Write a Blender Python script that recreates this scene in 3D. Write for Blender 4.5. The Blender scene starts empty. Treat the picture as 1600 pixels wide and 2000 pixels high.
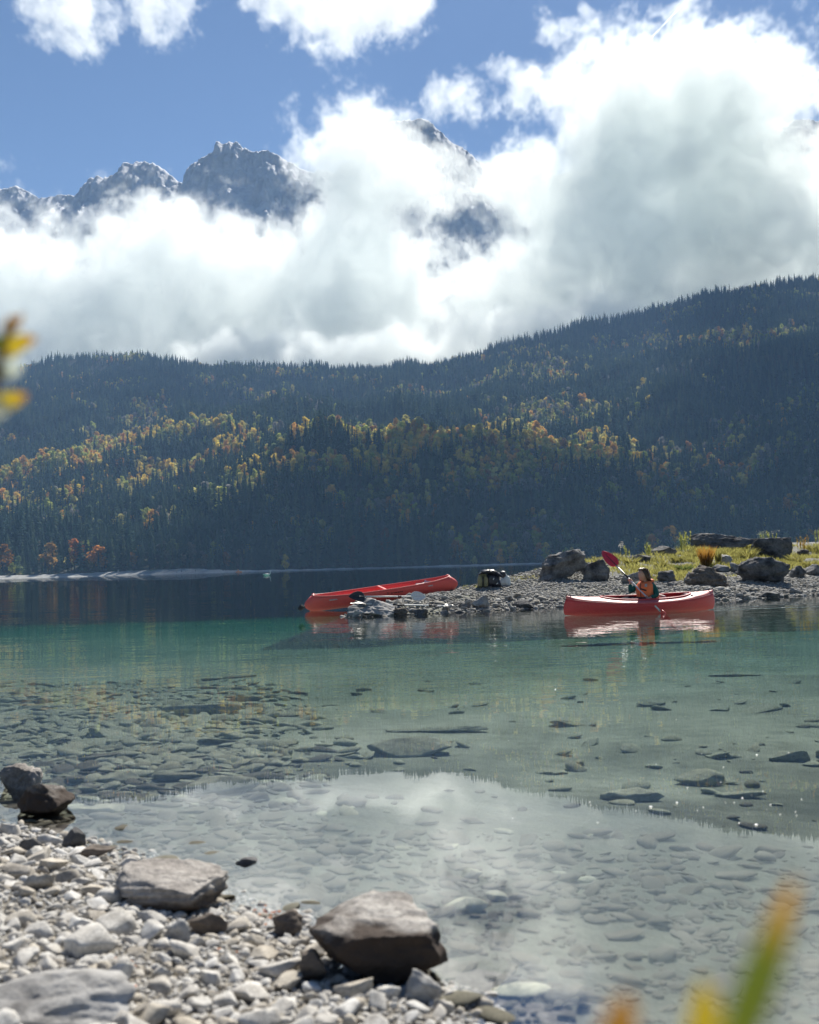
import bpy, bmesh, math, random
import numpy as np
from mathutils import Vector, Matrix, Quaternion, noise as mnoise

S = bpy.context.scene
COL = S.collection
R = math.radians
rng = random.Random(7)
nrng = np.random.default_rng(11)

# ------------------------------------------------------------------ camera
FPX = 2200.0                       # focal length in pixels of a 1600 x 2000 frame
EYE = Vector((0.0, 0.0, 0.95))     # squatting photographer, lake surface is z = 0
PITCH, ROLL = math.atan(105.5 / FPX), R(1.6)
_F = Vector((0, math.cos(PITCH), math.sin(PITCH)))
_U0 = Vector((0, -math.sin(PITCH), math.cos(PITCH)))
_R0 = Vector((1, 0, 0))
_R = _R0 * math.cos(ROLL) - _U0 * math.sin(ROLL)
_U = _R0 * math.sin(ROLL) + _U0 * math.cos(ROLL)

cam = bpy.data.cameras.new('camera')
cam.sensor_fit = 'VERTICAL'
cam.sensor_height = 36.0
cam.lens = 36.0 * FPX / 2000.0
cam.clip_start, cam.clip_end = 0.05, 40000
cam.dof.use_dof = True
cam.dof.focus_distance = 19.5
cam.dof.aperture_fstop = 4.4
cam_ob = bpy.data.objects.new('camera', cam)
COL.objects.link(cam_ob)
m3 = Matrix((_R, _U, -_F)).transposed()
cam_ob.matrix_world = Matrix.Translation(EYE) @ m3.to_4x4()
S.camera = cam_ob

# ------------------------------------------------------------------ sky, sun, exposure
SUN_EL, SUN_AZ = R(44), R(15)      # azimuth from the view direction (+Y) towards +X
SUN_DIR = Vector((math.sin(SUN_AZ) * math.cos(SUN_EL), math.cos(SUN_AZ) * math.cos(SUN_EL), math.sin(SUN_EL)))
W = bpy.data.worlds.new('World')
S.world = W
W.use_nodes = True
wt = W.node_tree
wt.nodes.clear()
sky = wt.nodes.new('ShaderNodeTexSky')
sky.sky_type = 'NISHITA'
sky.sun_disc = False
sky.sun_elevation = SUN_EL
sky.sun_rotation = SUN_AZ
sky.altitude = 1000
sky.air_density = 1.0
sky.dust_density = 0.15
sky.ozone_density = 4.5
bg = wt.nodes.new('ShaderNodeBackground')
bg.inputs['Strength'].default_value = 0.05
wo = wt.nodes.new('ShaderNodeOutputWorld')
wt.links.new(sky.outputs[0], bg.inputs['Color'])
wt.links.new(bg.outputs[0], wo.inputs['Surface'])

sun = bpy.data.lights.new('sun', 'SUN')
sun.energy = 5.0
sun.angle = R(0.5)
sun.color = (1.0, 0.95, 0.86)
sun_ob = bpy.data.objects.new('sun', sun)
COL.objects.link(sun_ob)
sun_ob.location = (300, 300, 800)
sun_ob.rotation_mode = 'QUATERNION'
sun_ob.rotation_quaternion = SUN_DIR.to_track_quat('Z', 'Y')

V = S.view_settings
S.display_settings.display_device = 'sRGB'
V.view_transform = 'Standard'
V.look = 'None'
V.exposure = 0.85
V.gamma = 1.0
V.use_curve_mapping = False

cy = S.cycles
cy.max_bounces = 26
cy.diffuse_bounces = 2
cy.glossy_bounces = 3
cy.transmission_bounces = 4
cy.transparent_max_bounces = 12
cy.volume_bounces = 24
cy.volume_step_rate = 1.5
cy.volume_max_steps = 256
cy.use_denoising = True
cy.sample_clamp_indirect = 6.0
cy.caustics_reflective = False
cy.caustics_refractive = False

# ------------------------------------------------------------------ helpers
def ray(px, py):
    """direction through a pixel of the 1600 x 2000 photograph"""
    return (_F + _R * ((px - 800) / FPX) + _U * ((1000 - py) / FPX))

def on_plane(px, py, z=0.0):
    d = ray(px, py)
    t = (z - EYE.z) / d.z
    return EYE + d * t

def at_dist(px, py, y):
    """point seen at a pixel whose world Y (depth) is y"""
    d = ray(px, py)
    return EYE + d * (y / d.y)

def tag(o, label=None, cat=None, group=None, kind=None):
    if label: o['label'] = label
    if cat: o['category'] = cat
    if group: o['group'] = group
    if kind: o['kind'] = kind
    return o

def link(name, me, mat=None, parent=None):
    o = bpy.data.objects.new(name, me)
    COL.objects.link(o)
    if mat is not None and len(me.materials) == 0:
        me.materials.append(mat)
    if parent is not None:
        o.parent = parent
    return o

def empty(name, loc, rotz=0.0):
    o = bpy.data.objects.new(name, None)
    COL.objects.link(o)
    o.location = loc
    o.rotation_euler = (0, 0, rotz)
    o.empty_display_size = 0.1
    return o

def mesh_from(name, verts, faces, smooth=True):
    me = bpy.data.meshes.new(name)
    me.from_pydata([tuple(v) for v in verts], [], faces)
    if smooth:
        me.polygons.foreach_set('use_smooth', [True] * len(me.polygons))
    me.update()
    return me

def grid_mesh(name, X, Y, Z, smooth=True):
    """height field from 2-D numpy arrays"""
    n, m = X.shape
    co = np.stack([X, Y, Z], -1).reshape(-1, 3).astype(np.float32)
    idx = np.arange(n * m).reshape(n, m)
    q = np.stack([idx[:-1, :-1], idx[:-1, 1:], idx[1:, 1:], idx[1:, :-1]], -1).reshape(-1, 4)
    me = bpy.data.meshes.new(name)
    me.vertices.add(len(co)); me.vertices.foreach_set('co', co.ravel())
    me.loops.add(q.size); me.loops.foreach_set('vertex_index', q.ravel().astype(np.int32))
    me.polygons.add(len(q))
    me.polygons.foreach_set('loop_start', np.arange(0, q.size, 4, dtype=np.int32))
    me.polygons.foreach_set('use_smooth', np.full(len(q), smooth))
    me.update(calc_edges=True)
    me.validate()
    return me

# ---- numpy value noise
_P = np.random.default_rng(3).permutation(512)
_G = np.random.default_rng(5).random(512) * 2 - 1
def vnoise(x, y, seed=0):
    xi = np.floor(x).astype(int); yi = np.floor(y).astype(int)
    xf = x - xi; yf = y - yi
    u = xf * xf * xf * (xf * (xf * 6 - 15) + 10); v = yf * yf * yf * (yf * (yf * 6 - 15) + 10)
    def h(a, b):
        return _G[_P[(_P[(a + seed * 57) % 512] + b) % 512]]
    return (h(xi, yi) * (1 - u) + h(xi + 1, yi) * u) * (1 - v) + (h(xi, yi + 1) * (1 - u) + h(xi + 1, yi + 1) * u) * v
def fbm(x, y, oct=5, seed=0, rough=0.5):
    s = 0.0; a = 1.0; t = 0.0
    for i in range(oct):
        s = s + a * vnoise(x * 2 ** i + 17.3 * i, y * 2 ** i + 5.1 * i, seed + i); t += a; a *= rough
    return s / t
def ridged(x, y, oct=6, seed=0, rough=0.55):
    s = 0.0; a = 1.0; t = 0.0
    for i in range(oct):
        s = s + a * (1 - np.abs(vnoise(x * 2 ** i + 17.3 * i, y * 2 ** i + 5.1 * i, seed + i)) * 2); t += a; a *= rough
    return s / t
def smooth01(t):
    t = np.clip(t, 0, 1)
    return t * t * (3 - 2 * t)

# ---- material building
class NT:
    def __init__(s, name):
        s.m = bpy.data.materials.new(name)
        s.m.use_nodes = True
        s.t = s.m.node_tree
        s.t.nodes.clear()
        s.out = s.t.nodes.new('ShaderNodeOutputMaterial')
    def n(s, kind, **kw):
        nd = s.t.nodes.new(kind)
        for k, v in kw.items():
            if k.startswith('i_'):
                nd.inputs[k[2:].replace('_', ' ')].default_value = v
            else:
                setattr(nd, k, v)
        return nd
    def l(s, a, b):
        s.t.links.new(a, b)
    def noise(s, vec, scale, detail=5, rough=0.55, dist=0.0):
        nd = s.n('ShaderNodeTexNoise')
        nd.inputs['Scale'].default_value = scale
        nd.inputs['Detail'].default_value = detail
        nd.inputs['Roughness'].default_value = rough
        nd.inputs['Distortion'].default_value = dist
        if vec is not None: s.l(vec, nd.inputs['Vector'])
        return nd.outputs['Fac']
    def ramp(s, fac, stops, interp='LINEAR'):
        nd = s.n('ShaderNodeValToRGB')
        cr = nd.color_ramp
        cr.interpolation = interp
        while len(cr.elements) < len(stops): cr.elements.new(0.5)
        for e, (p, c) in zip(cr.elements, stops):
            e.position = p
            e.color = (c, c, c, 1) if isinstance(c, (int, float)) else (*c[:3], 1)
        s.l(fac, nd.inputs['Fac'])
        return nd.outputs['Color']
    def math(s, op, a, b=None, clamp=False):
        nd = s.n('ShaderNodeMath', operation=op, use_clamp=clamp)
        for i, v in enumerate((a, b)):
            if v is None: continue
            if isinstance(v, (int, float)): nd.inputs[i].default_value = v
            else: s.l(v, nd.inputs[i])
        return nd.outputs[0]
    def mix(s, fac, a, b, mode='MIX'):
        nd = s.n('ShaderNodeMix', data_type='RGBA', blend_type=mode)
        for k, v in ((0, fac), (6, a), (7, b)):
            if isinstance(v, (int, float)): nd.inputs[k].default_value = v if k == 0 else (v, v, v, 1)
            elif isinstance(v, tuple): nd.inputs[k].default_value = (*v[:3], 1)
            else: s.l(v, nd.inputs[k])
        return nd.outputs[2]
    def bump(s, h, dist, strength=1.0, normal=None):
        nd = s.n('ShaderNodeBump')
        nd.inputs['Strength'].default_value = strength
        nd.inputs['Distance'].default_value = dist
        s.l(h, nd.inputs['Height'])
        if normal is not None: s.l(normal, nd.inputs['Normal'])
        return nd.outputs[0]
    def bsdf(s, color=None, rough=0.6, normal=None, spec=0.5, **kw):
        nd = s.n('ShaderNodeBsdfPrincipled')
        if color is not None:
            if isinstance(color, tuple): nd.inputs['Base Color'].default_value = (*color[:3], 1)
            else: s.l(color, nd.inputs['Base Color'])
        if isinstance(rough, (int, float)): nd.inputs['Roughness'].default_value = rough
        else: s.l(rough, nd.inputs['Roughness'])
        nd.inputs['Specular IOR Level'].default_value = spec
        if normal is not None: s.l(normal, nd.inputs['Normal'])
        for k, v in kw.items(): nd.inputs[k.replace('_', ' ')].default_value = v
        return nd.outputs[0]
    def done(s, shader=None, volume=None, disp=None):
        if shader is not None: s.l(shader, s.out.inputs['Surface'])
        if volume is not None: s.l(volume, s.out.inputs['Volume'])
        return s.m
    def obj(s):
        return s.n('ShaderNodeTexCoord').outputs['Object']
    def pos(s):
        return s.n('ShaderNodeNewGeometry').outputs['Position']
    def rnd(s):
        return s.n('ShaderNodeObjectInfo').outputs['Random']
    def mapping(s, vec, scale=(1, 1, 1), loc=(0, 0, 0)):
        nd = s.n('ShaderNodeMapping')
        nd.inputs['Scale'].default_value = scale
        nd.inputs['Location'].default_value = loc
        s.l(vec, nd.inputs['Vector'])
        return nd.outputs[0]

def plain(name, color, rough=0.5, spec=0.4, **kw):
    """a painted / woven surface with faint mottling so that it is never one flat tone"""
    n = NT(name)
    p = n.obj()
    f = n.noise(p, kw.pop('scale', 40.0), 4)
    var = kw.pop('var', 0.18)
    c2 = tuple(max(0.0, c * (1 - var)) for c in color); c3 = tuple(min(1.0, c * (1 + var)) for c in color)
    col = n.ramp(f, [(0.3, c2), (0.7, c3)])
    nb = n.bump(f, kw.pop('bump', 0.001), 0.5)
    return n.done(n.bsdf(col, rough, nb, spec, **kw))
# ------------------------------------------------------------------ mountains
def profile(pts, x):
    xs = [p[0] for p in pts]; ys = [p[1] for p in pts]
    return np.interp(x, xs, ys)

def hor_y(px):            # image row of the true horizon at column px
    return 1105.5 + math.tan(ROLL) * (800 - px)

MT_D = 5600.0
mt_pts = [(-500, 420), (-150, 380), (0, 362), (35, 358), (60, 372), (80, 386), (100, 380), (120, 371), (145, 374), (165, 350), (187, 337), (215, 342),
          (232, 330), (245, 310), (265, 306), (290, 306), (325, 320), (352, 346), (362, 348), (368, 326), (400, 304), (422, 294), (430, 277), (445, 270), (460, 266), (478, 276),
          (495, 288), (515, 291), (530, 289), (560, 305), (590, 322), (620, 330), (660, 330), (700, 300), (740, 258), (780, 231), (830, 221), (850, 228), (880, 254), (900, 270), (930, 290),
          (975, 335), (1010, 352), (1060, 345), (1150, 330), (1300, 330), (1450, 270), (1540, 238), (1580, 226), (1640, 230), (1800, 260), (2100, 300)]
nx, ny = 1100, 300
gx = np.linspace(-500, 2100, nx)
prof = np.array([(MT_D / ray(px, py).y * ray(px, py)).z for px, py in zip(gx, profile(mt_pts, gx))])
gX = np.array([(MT_D / ray(px, 700).y * ray(px, 700)).x for px in gx])
t = np.linspace(0, 1, ny)                       # 0 = foot (near), 0.72 = ridge, 1 = behind
YY = MT_D - 1500 + t * 2100
TT, XX = np.meshgrid(t, gX, indexing='ij')
_, PP = np.meshgrid(t, prof, indexing='ij')
Yg = np.repeat(YY[:, None], nx, 1)
front = np.clip(TT / 0.72, 0, 1); back = np.clip((TT - 0.72) / 0.28, 0, 1)
base = np.where(TT <= 0.72, PP * (0.12 + 0.88 * front ** 0.85), PP * (1 - 0.5 * back))
warp = fbm(XX / 500, Yg / 500, 4, 3) * 160
rd = ridged((XX + warp) / 420, (Yg * 0.5 + warp) / 420, 7, 9, 0.58)
rough_amp = 230 * (1 - np.exp(-((TT - 0.72) / 0.10) ** 2) * 0.94)
Zg = base + (rd - 0.45) * rough_amp
fine = ridged(XX / 110, Yg / 170, 5, 21, 0.66)
Zg += (fine - 0.4) * 58 * (1 - np.exp(-((TT - 0.72) / 0.05) ** 2) * 0.85)
Yg = Yg + ridged(XX / 95, Zg / 330, 6, 31, 0.68) * 70 * np.exp(-((TT - 0.72) / 0.3) ** 2)
nt = NT('hazed_limestone_cliff')
g = nt.n('ShaderNodeNewGeometry')
sp = nt.n('ShaderNodeSeparateXYZ'); nt.l(g.outputs['Normal'], sp.inputs[0])
p = g.outputs['Position']
n1 = nt.noise(nt.mapping(p, (1, 1, 2.2)), 0.006, 8, 0.62)
n2 = nt.noise(p, 0.03, 6, 0.65)
rock = nt.ramp(n1, [(0.3, (0.50, 0.515, 0.55)), (0.5, (0.64, 0.65, 0.685)), (0.72, (0.76, 0.77, 0.79))])  # pale blue-grey: distance haze is put into the rock colour
rock = nt.mix(0.5, rock, nt.ramp(n2, [(0.35, 0.68), (0.65, 1.1)]), 'MULTIPLY')
pz = nt.n('ShaderNodeSeparateXYZ'); nt.l(p, pz.inputs[0])
hgt = nt.math('MULTIPLY', nt.math('SUBTRACT', pz.outputs['Z'], 1500.0), 0.0009)
sn = nt.math('ADD', nt.math('ADD', nt.math('MULTIPLY', sp.outputs['Z'], 0.75), nt.math('MULTIPLY', n2, 0.75)), hgt)
snow = nt.ramp(sn, [(1.16, 0.0), (1.26, 1.0)])
colr = nt.mix(snow, rock, (0.78, 0.80, 0.84))
bmp = nt.bump(n2, 14.0, 0.8)
MT_MAT = nt.done(nt.bsdf(colr, 0.9, bmp, 0.15))
mt = link('mountain_range', grid_mesh('mountain_range', XX, Yg, Zg), MT_MAT)
tag(mt, 'grey limestone peaks dusted with snow behind the clouds', kind='structure')

# ------------------------------------------------------------------ clouds: one volume grown from lobes and noise
def in_poly(x, y, poly):
    x = np.asarray(x); y = np.asarray(y)
    c = np.zeros(x.shape, bool)
    j = len(poly) - 1
    for i in range(len(poly)):
        xi, yi = poly[i]; xj, yj = poly[j]
        if yi != yj:
            c ^= ((yi > y) != (yj > y)) & (x < (xj - xi) * (y - yi) / (yj - yi) + xi)
        j = i
    return c
def edge_dist(x, y, poly):
    d = np.full(np.shape(x), 1e9)
    for i in range(len(poly)):
        ax, ay = poly[i - 1]; bx, by = poly[i]
        L2 = (bx - ax) ** 2 + (by - ay) ** 2 + 1e-9
        u = np.clip(((x - ax) * (bx - ax) + (y - ay) * (by - ay)) / L2, 0, 1)
        d = np.minimum(d, np.hypot(x - ax - u * (bx - ax), y - ay - u * (by - ay)))
    return d

CLOUD_D = 2900.0
MAIN = [(-260, 380), (0, 415), (60, 432), (95, 452), (140, 468), (175, 456), (215, 468), (240, 432), (258, 392), (282, 370), (312, 368), (338, 386), (354, 414), (388, 432), (425, 420), (445, 414), (470, 430),
        (520, 434), (560, 440), (592, 428), (602, 390), (594, 345), (584, 300), (580, 262), (612, 240), (660, 222), (695, 209), (735, 198), (768, 208),
        (785, 240), (800, 270), (850, 292), (900, 280), (935, 302), (962, 332), (985, 315), (1000, 296), (1045, 266), (1085, 238), (1060, 232), (1010, 246), (960, 252), (930, 268), (905, 262), (890, 240), (840, 222),
        (812, 206), (830, 178), (880, 142), (912, 165), (935, 182), (985, 186), (1010, 172), (965, 148), (932, 118), (972, 106), (1010, 128), (1060, 140), (1100, 127), (1150, 130), (1190, 96), (1232, 84), (1290, 92),
        (1340, 72), (1400, 50), (1432, 62), (1462, 82), (1482, 56), (1512, 82), (1552, 102), (1600, 148), (1680, 170), (1900, 140), (1900, 640), (1600, 610), (1300, 640), (1100, 680), (900, 720), (700, 730), (400, 730), (100, 735), (-260, 735)]
HOLE = [(818, 445), (868, 428), (905, 406), (948, 408), (970, 432), (962, 455), (932, 472), (905, 500), (880, 522), (858, 502), (848, 484), (820, 462)]
HOLE3 = [(758, 240), (790, 212), (855, 208), (905, 250), (895, 300), (835, 306), (788, 276)]
HOLE2 = [(1566, 240), (1586, 218), (1594, 235), (1580, 280), (1568, 285)]
SMALL = [[(1030, 28), (1060, 14), (1100, 32), (1142, 18), (1184, 70), (1150, 92), (1102, 112), (1050, 62)],
         [(430, -60), (480, 2), (545, 34), (590, 74), (645, 84), (705, 76), (762, 42), (835, 2), (850, -60)],
         [(20, -60), (60, 40), (90, 70), (130, 115), (166, 126), (168, 92), (188, 40), (190, -60)],
         [(240, -60), (248, 22), (262, 42), (300, 64), (345, 40), (380, 50), (385, -60)],
         [(205, 66), (240, 72), (272, 96), (235, 112)], [(98, 275), (130, 272), (122, 305), (104, 302)], [(162, 288), (196, 292), (180, 318)], [(222, 290), (250, 288), (240, 300)]]
KM = CLOUD_D / FPX                  # metres per photo pixel at the cloud distance
CLS = [(190.0, 60), (105.0, 34), (56.0, 18), (30.0, 10)]
lobes = []                          # (x, y, z, class)
def fill(poly, holes=(), depth=1.0, seed=0, shrink=0.62):
    rg = np.random.default_rng(seed)
    xs = [q[0] for q in poly]; ys = [q[1] for q in poly]
    for ci, (rad, step) in enumerate(CLS):
        rp = rad / KM
        a, b = np.meshgrid(np.arange(min(xs), max(xs), step), np.arange(min(ys), max(ys), step))
        a = a.ravel() + rg.uniform(-.5, .5, a.size) * step; b = b.ravel() + rg.uniform(-.5, .5, b.size) * step
        ok = in_poly(a, b, poly)
        e = edge_dist(a, b, poly)
        for h in holes:
            ok &= ~in_poly(a, b, h); e = np.minimum(e, edge_dist(a, b, h))
        ok &= (e > rp * shrink) & ((e < rp * 2.6) | (ci == 0))
        for q, w, ee in zip(a[ok], b[ok], e[ok]):
            th = min(ee * KM, 260) * depth
            yy = CLOUD_D + rg.uniform(-1, 1) * th * 0.9
            v = at_dist(q, w, yy)
            lobes.append((v.x, v.y, v.z, ci))
grow_ = lambda pl, k: [(sum(q[0] for q in pl) / len(pl) + (x - sum(q[0] for q in pl) / len(pl)) * k, sum(q[1] for q in pl) / len(pl) + (y - sum(q[1] for q in pl) / len(pl)) * k) for x, y in pl]
HOLE, HOLE3 = grow_(HOLE, 1.3), grow_(HOLE3, 0.82)
fill(MAIN, (HOLE, HOLE2, HOLE3), 1.0, 1)
for i, s in enumerate(SMALL):
    fill(s, (), 0.8, 10 + i, 0.55)
lobes = np.array(lobes)
print('cloud lobes', len(lobes))


nc = NT('cloud_volume')
pv = nc.n('ShaderNodeVolumePrincipled')
pv.inputs['Color'].default_value = (0.926, 0.954, 0.940, 1)
pv.inputs['Density'].default_value = 1.0
pv.inputs['Anisotropy'].default_value = 0.40
CLOUD_MAT = nc.done(None, pv.outputs[0])

def grow_clouds(name, lobes, classes, lo, hi, vox, label, sigma, cutoff=0.22, nscale=(170.0, 52.0), namp=(5.0, 4.4)):
    """stuff object: a density grid grown from lobe centres (one radius per class) and roughened with noise"""
    cm = bpy.data.meshes.new(name)
    cm.from_pydata(lobes[:, :3].tolist(), [], [])
    at = cm.attributes.new('cls', 'INT', 'POINT'); at.data.foreach_set('value', lobes[:, 3].astype(np.int32))
    ob = link(name, cm)
    tag(ob, label, kind='stuff')
    ng = bpy.data.node_groups.new(name + '_growth', 'GeometryNodeTree')
    ng.interface.new_socket('Geometry', in_out='INPUT', socket_type='NodeSocketGeometry')
    ng.interface.new_socket('Geometry', in_out='OUTPUT', socket_type='NodeSocketGeometry')
    def G(kind, **kw):
        nd = ng.nodes.new(kind)
        for k, v in kw.items(): setattr(nd, k, v)
        return nd
    def GL(a, b): ng.links.new(a, b)
    def gm(op, a, b=None, c=None, clamp=False):
        nd = G('ShaderNodeMath', operation=op, use_clamp=clamp)
        for i, v in enumerate((a, b, c)):
            if v is None: continue
            if isinstance(v, (int, float)): nd.inputs[i].default_value = v
            else: GL(v, nd.inputs[i])
        return nd.outputs[0]
    gi = G('NodeGroupInput'); go = G('NodeGroupOutput')
    cls = G('GeometryNodeInputNamedAttribute', data_type='INT'); cls.inputs['Name'].default_value = 'cls'
    pos = G('GeometryNodeInputPosition')
    best = None
    for ci, (rad, step) in enumerate(classes):
        cmp_ = G('FunctionNodeCompare', data_type='INT', operation='EQUAL')
        GL(cls.outputs[0], cmp_.inputs[2]); cmp_.inputs[3].default_value = ci
        sep = G('GeometryNodeSeparateGeometry', domain='POINT')
        GL(gi.outputs[0], sep.inputs['Geometry']); GL(cmp_.outputs[0], sep.inputs['Selection'])
        px_ = G('GeometryNodeProximity', target_element='POINTS')
        GL(sep.outputs[0], px_.inputs[0])
        v = gm('MULTIPLY', gm('SUBTRACT', 1.0, gm('DIVIDE', px_.outputs['Distance'], rad)), (rad / 56.0) ** 0.5)
        best = v if best is None else gm('SMOOTH_MAX', best, v, 0.2)
    def gnoise(scale, detail, rough, dist=0.0):
        nd = G('ShaderNodeTexNoise')
        GL(pos.outputs[0], nd.inputs['Vector'])
        nd.inputs['Scale'].default_value = scale; nd.inputs['Detail'].default_value = detail
        nd.inputs['Roughness'].default_value = rough; nd.inputs['Distortion'].default_value = dist
        return nd.outputs[0]
    nA = gnoise(1 / nscale[0], 7.0, 0.60, 0.35); nB = gnoise(1 / nscale[1], 5.0, 0.70, 0.5)
    field = gm('ADD', gm('ADD', best, gm('MULTIPLY', gm('SUBTRACT', nA, 0.5), namp[0])), gm('MULTIPLY', gm('SUBTRACT', nB, 0.5), namp[1]))
    dens = gm('MULTIPLY', gm('SUBTRACT', field, cutoff), 2.5, clamp=True)
    dens = gm('MULTIPLY', gm('MULTIPLY', dens, dens), sigma)
    vc = G('GeometryNodeVolumeCube')
    GL(dens, vc.inputs['Density'])
    vc.inputs['Min'].default_value = lo; vc.inputs['Max'].default_value = hi
    for k, a, b, vx in zip('XYZ', lo, hi, vox): vc.inputs['Resolution ' + k].default_value = int((b - a) / vx)
    sm = G('GeometryNodeSetMaterial'); sm.inputs['Material'].default_value = CLOUD_MAT
    GL(vc.outputs[0], sm.inputs[0]); GL(sm.outputs[0], go.inputs[0])
    cm.materials.append(CLOUD_MAT)
    ob.modifiers.new('grow', 'NODES').node_group = ng
    return ob
clouds = grow_clouds('clouds', lobes, CLS, (-1450.0, 2260.0, 330.0), (1450.0, 3500.0, 1560.0), (6.0, 10.0, 6.0),
                     'bright white cumulus cloud bank wrapped round the grey peaks', 0.0078)

# unseen cloud deck added above the frame, shaped to shade the right of the slope
UP = 1500.0
rg = np.random.default_rng(5)
deck = []
SHADE = [(-120, 690), (-150, 745), (-130, 800), (-75, 900), (-60, 965), (60, 990), (330, 990), (380, 1060), (360, 1200), (330, 1330), (420, 1480), (900, 1480), (900, 690)]
a_, b_ = np.meshgrid(np.arange(-450, 900, 38), np.arange(690, 1490, 38))
a_ = a_.ravel() + rg.uniform(-15, 15, a_.size); b_ = b_.ravel() + rg.uniform(-15, 15, b_.size)
ok = in_poly(a_, b_, SHADE) & (edge_dist(a_, b_, SHADE) > 25)
for q, w in zip(a_[ok], b_[ok]):
    gz = 20 + (w - 700) * 0.33
    t = (UP - gz) / SUN_DIR.z
    deck.append((q + SUN_DIR.x * t, w + SUN_DIR.y * t, UP + rg.uniform(-30, 30), 0))
upper = grow_clouds('shade_clouds', np.array(deck), [(95.0, 60)], (-60.0, 1900.0, 1340.0), (1900.0, 2960.0, 1680.0), (14.0, 14.0, 12.0),
                    'broken white cloud deck out of view, shaped to shade the wooded slope', 0.020, 0.2, (170.0, 52.0), (2.5, 1.5))

# vapour trail
nt = NT('vapour')
pv = nt.n('ShaderNodeVolumePrincipled'); pv.inputs['Color'].default_value = (1, 1, 1, 1); pv.inputs['Anisotropy'].default_value = 0.4
nz = nt.noise(nt.pos(), 0.012, 4, 0.7)
nt.l(nt.math('MULTIPLY', nt.math('SUBTRACT', nz, 0.38, True), 0.12), pv.inputs['Density'])
TRAIL = nt.done(None, pv.outputs[0])
tv, tf = [], []
for off in (-9, 9):
    pA = at_dist(1270, 76, 8600) + Vector((off, 0, off)); pB = at_dist(1420, -82, 8000) + Vector((off, 0, off))
    d_ = (pB - pA).normalized(); n1_ = d_.orthogonal().normalized(); n2_ = d_.cross(n1_)
    o_ = len(tv)
    for p_ in (pA, pB):
        for k in range(8): tv.append(p_ + (n1_ * math.cos(k * .7854) + n2_ * math.sin(k * .7854)) * 8)
    tf += [(o_ + k, o_ + (k + 1) % 8, o_ + 8 + (k + 1) % 8, o_ + 8 + k) for k in range(8)] + [tuple(o_ + k for k in range(7, -1, -1)), tuple(o_ + 8 + k for k in range(8))]
tag(link('vapour_trail', mesh_from('vapour_trail', tv, tf), TRAIL), 'thin white vapour trail slanting across the blue sky at the top right', kind='stuff')
# ------------------------------------------------------------------ wooded hill beyond the lake
SHORE = 700.0
k_y = np.array([SHORE - 8, SHORE + 26, 860.0, 1000.0, 1120.0, 1450.0, 1800.0, 2050.0, 2110.0, 2225.0])
def crv(pts): return pts
row_front = [(-500, 985), (-300, 975), (0, 955), (300, 930), (500, 895), (650, 868), (800, 860), (1000, 858), (1200, 858), (1300, 868), (1450, 900), (1600, 885), (1900, 860), (2200, 850)]
row_plat = [(-500, 850), (-300, 842), (0, 838), (300, 822), (600, 808), (800, 800), (1000, 800), (1200, 775), (1400, 722), (1600, 688), (1900, 655), (2200, 640)]
row_back = [(-500, 800), (-300, 770), (0, 738), (40, 724), (100, 703), (180, 694), (250, 694), (350, 706), (450, 719), (600, 722), (750, 724), (870, 716), (950, 695), (1050, 661), (1150, 632), (1250, 606), (1350, 583), (1450, 566), (1600, 543), (1900, 512), (2200, 490)]
def rowz(row, px, y): return 0.95 + (1105.5 + 0.0279 * (800 - px) - row) / FPX * y
def beach_h(px): return np.interp(px, [-500, 0, 120, 230, 300, 380, 440, 500, 600, 1000, 2200], [1.5, 1.8, 2.1, 2.7, 3.3, 3.0, 1.7, 1.0, 0.75, 0.7, 0.7])
def hill_z(x, y):
    px = 800 + FPX * x / y
    zf = rowz(np.interp(px, *zip(*row_front)), px, 1000.0)
    zp = rowz(np.interp(px, *zip(*row_plat)), px, 1450.0)
    zb = rowz(np.interp(px, *zip(*row_back)), px, 2050.0)
    bh = beach_h(px)
    zs = [bh * 0 - 3.0, bh + 0.3, 0.42 * zf + 1, zf, zf + 0.16 * (zp - zf), zp, zp + 0.55 * (zb - zp), zb, zb - 5, zb - 90]
    z = np.full(np.shape(x), -4.0)
    for i in range(len(k_y) - 1):
        t = (y - k_y[i]) / (k_y[i + 1] - k_y[i])
        z = np.where((t >= 0) & (t <= 1), zs[i] + (zs[i + 1] - zs[i]) * t, z)
    w = np.clip((y - SHORE - 30) / 250, 0, 1)
    z = z + w * ((ridged(x / 210, y / 330, 4, 41, 0.5) - 0.5) * 30 * np.clip((2150 - y) / 300, 0.25, 1) + fbm(x / 55, y / 55, 3, 47) * 7)
    return z
us = np.linspace(-0.62, 0.62, 330); ys = np.concatenate([np.linspace(SHORE - 8, SHORE + 40, 12), np.linspace(SHORE + 50, 2225, 150)])
UU, YH = np.meshgrid(us, ys)
XH = UU * YH
nt = NT('forest_floor')
f = nt.noise(nt.pos(), 0.05, 6)
pg = nt.n('ShaderNodeSeparateXYZ'); nt.l(nt.pos(), pg.inputs[0])
c1 = nt.ramp(f, [(0.3, (0.02, 0.024, 0.014)), (0.7, (0.05, 0.05, 0.03))])
HILL_MAT = nt.done(nt.bsdf(c1, 0.95, None, 0.1))
hill = link('forested_hill', grid_mesh('forested_hill', XH, YH, hill_z(XH, YH)), HILL_MAT)
tag(hill, 'steep hillside carrying the autumn forest across the lake', kind='structure')

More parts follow.
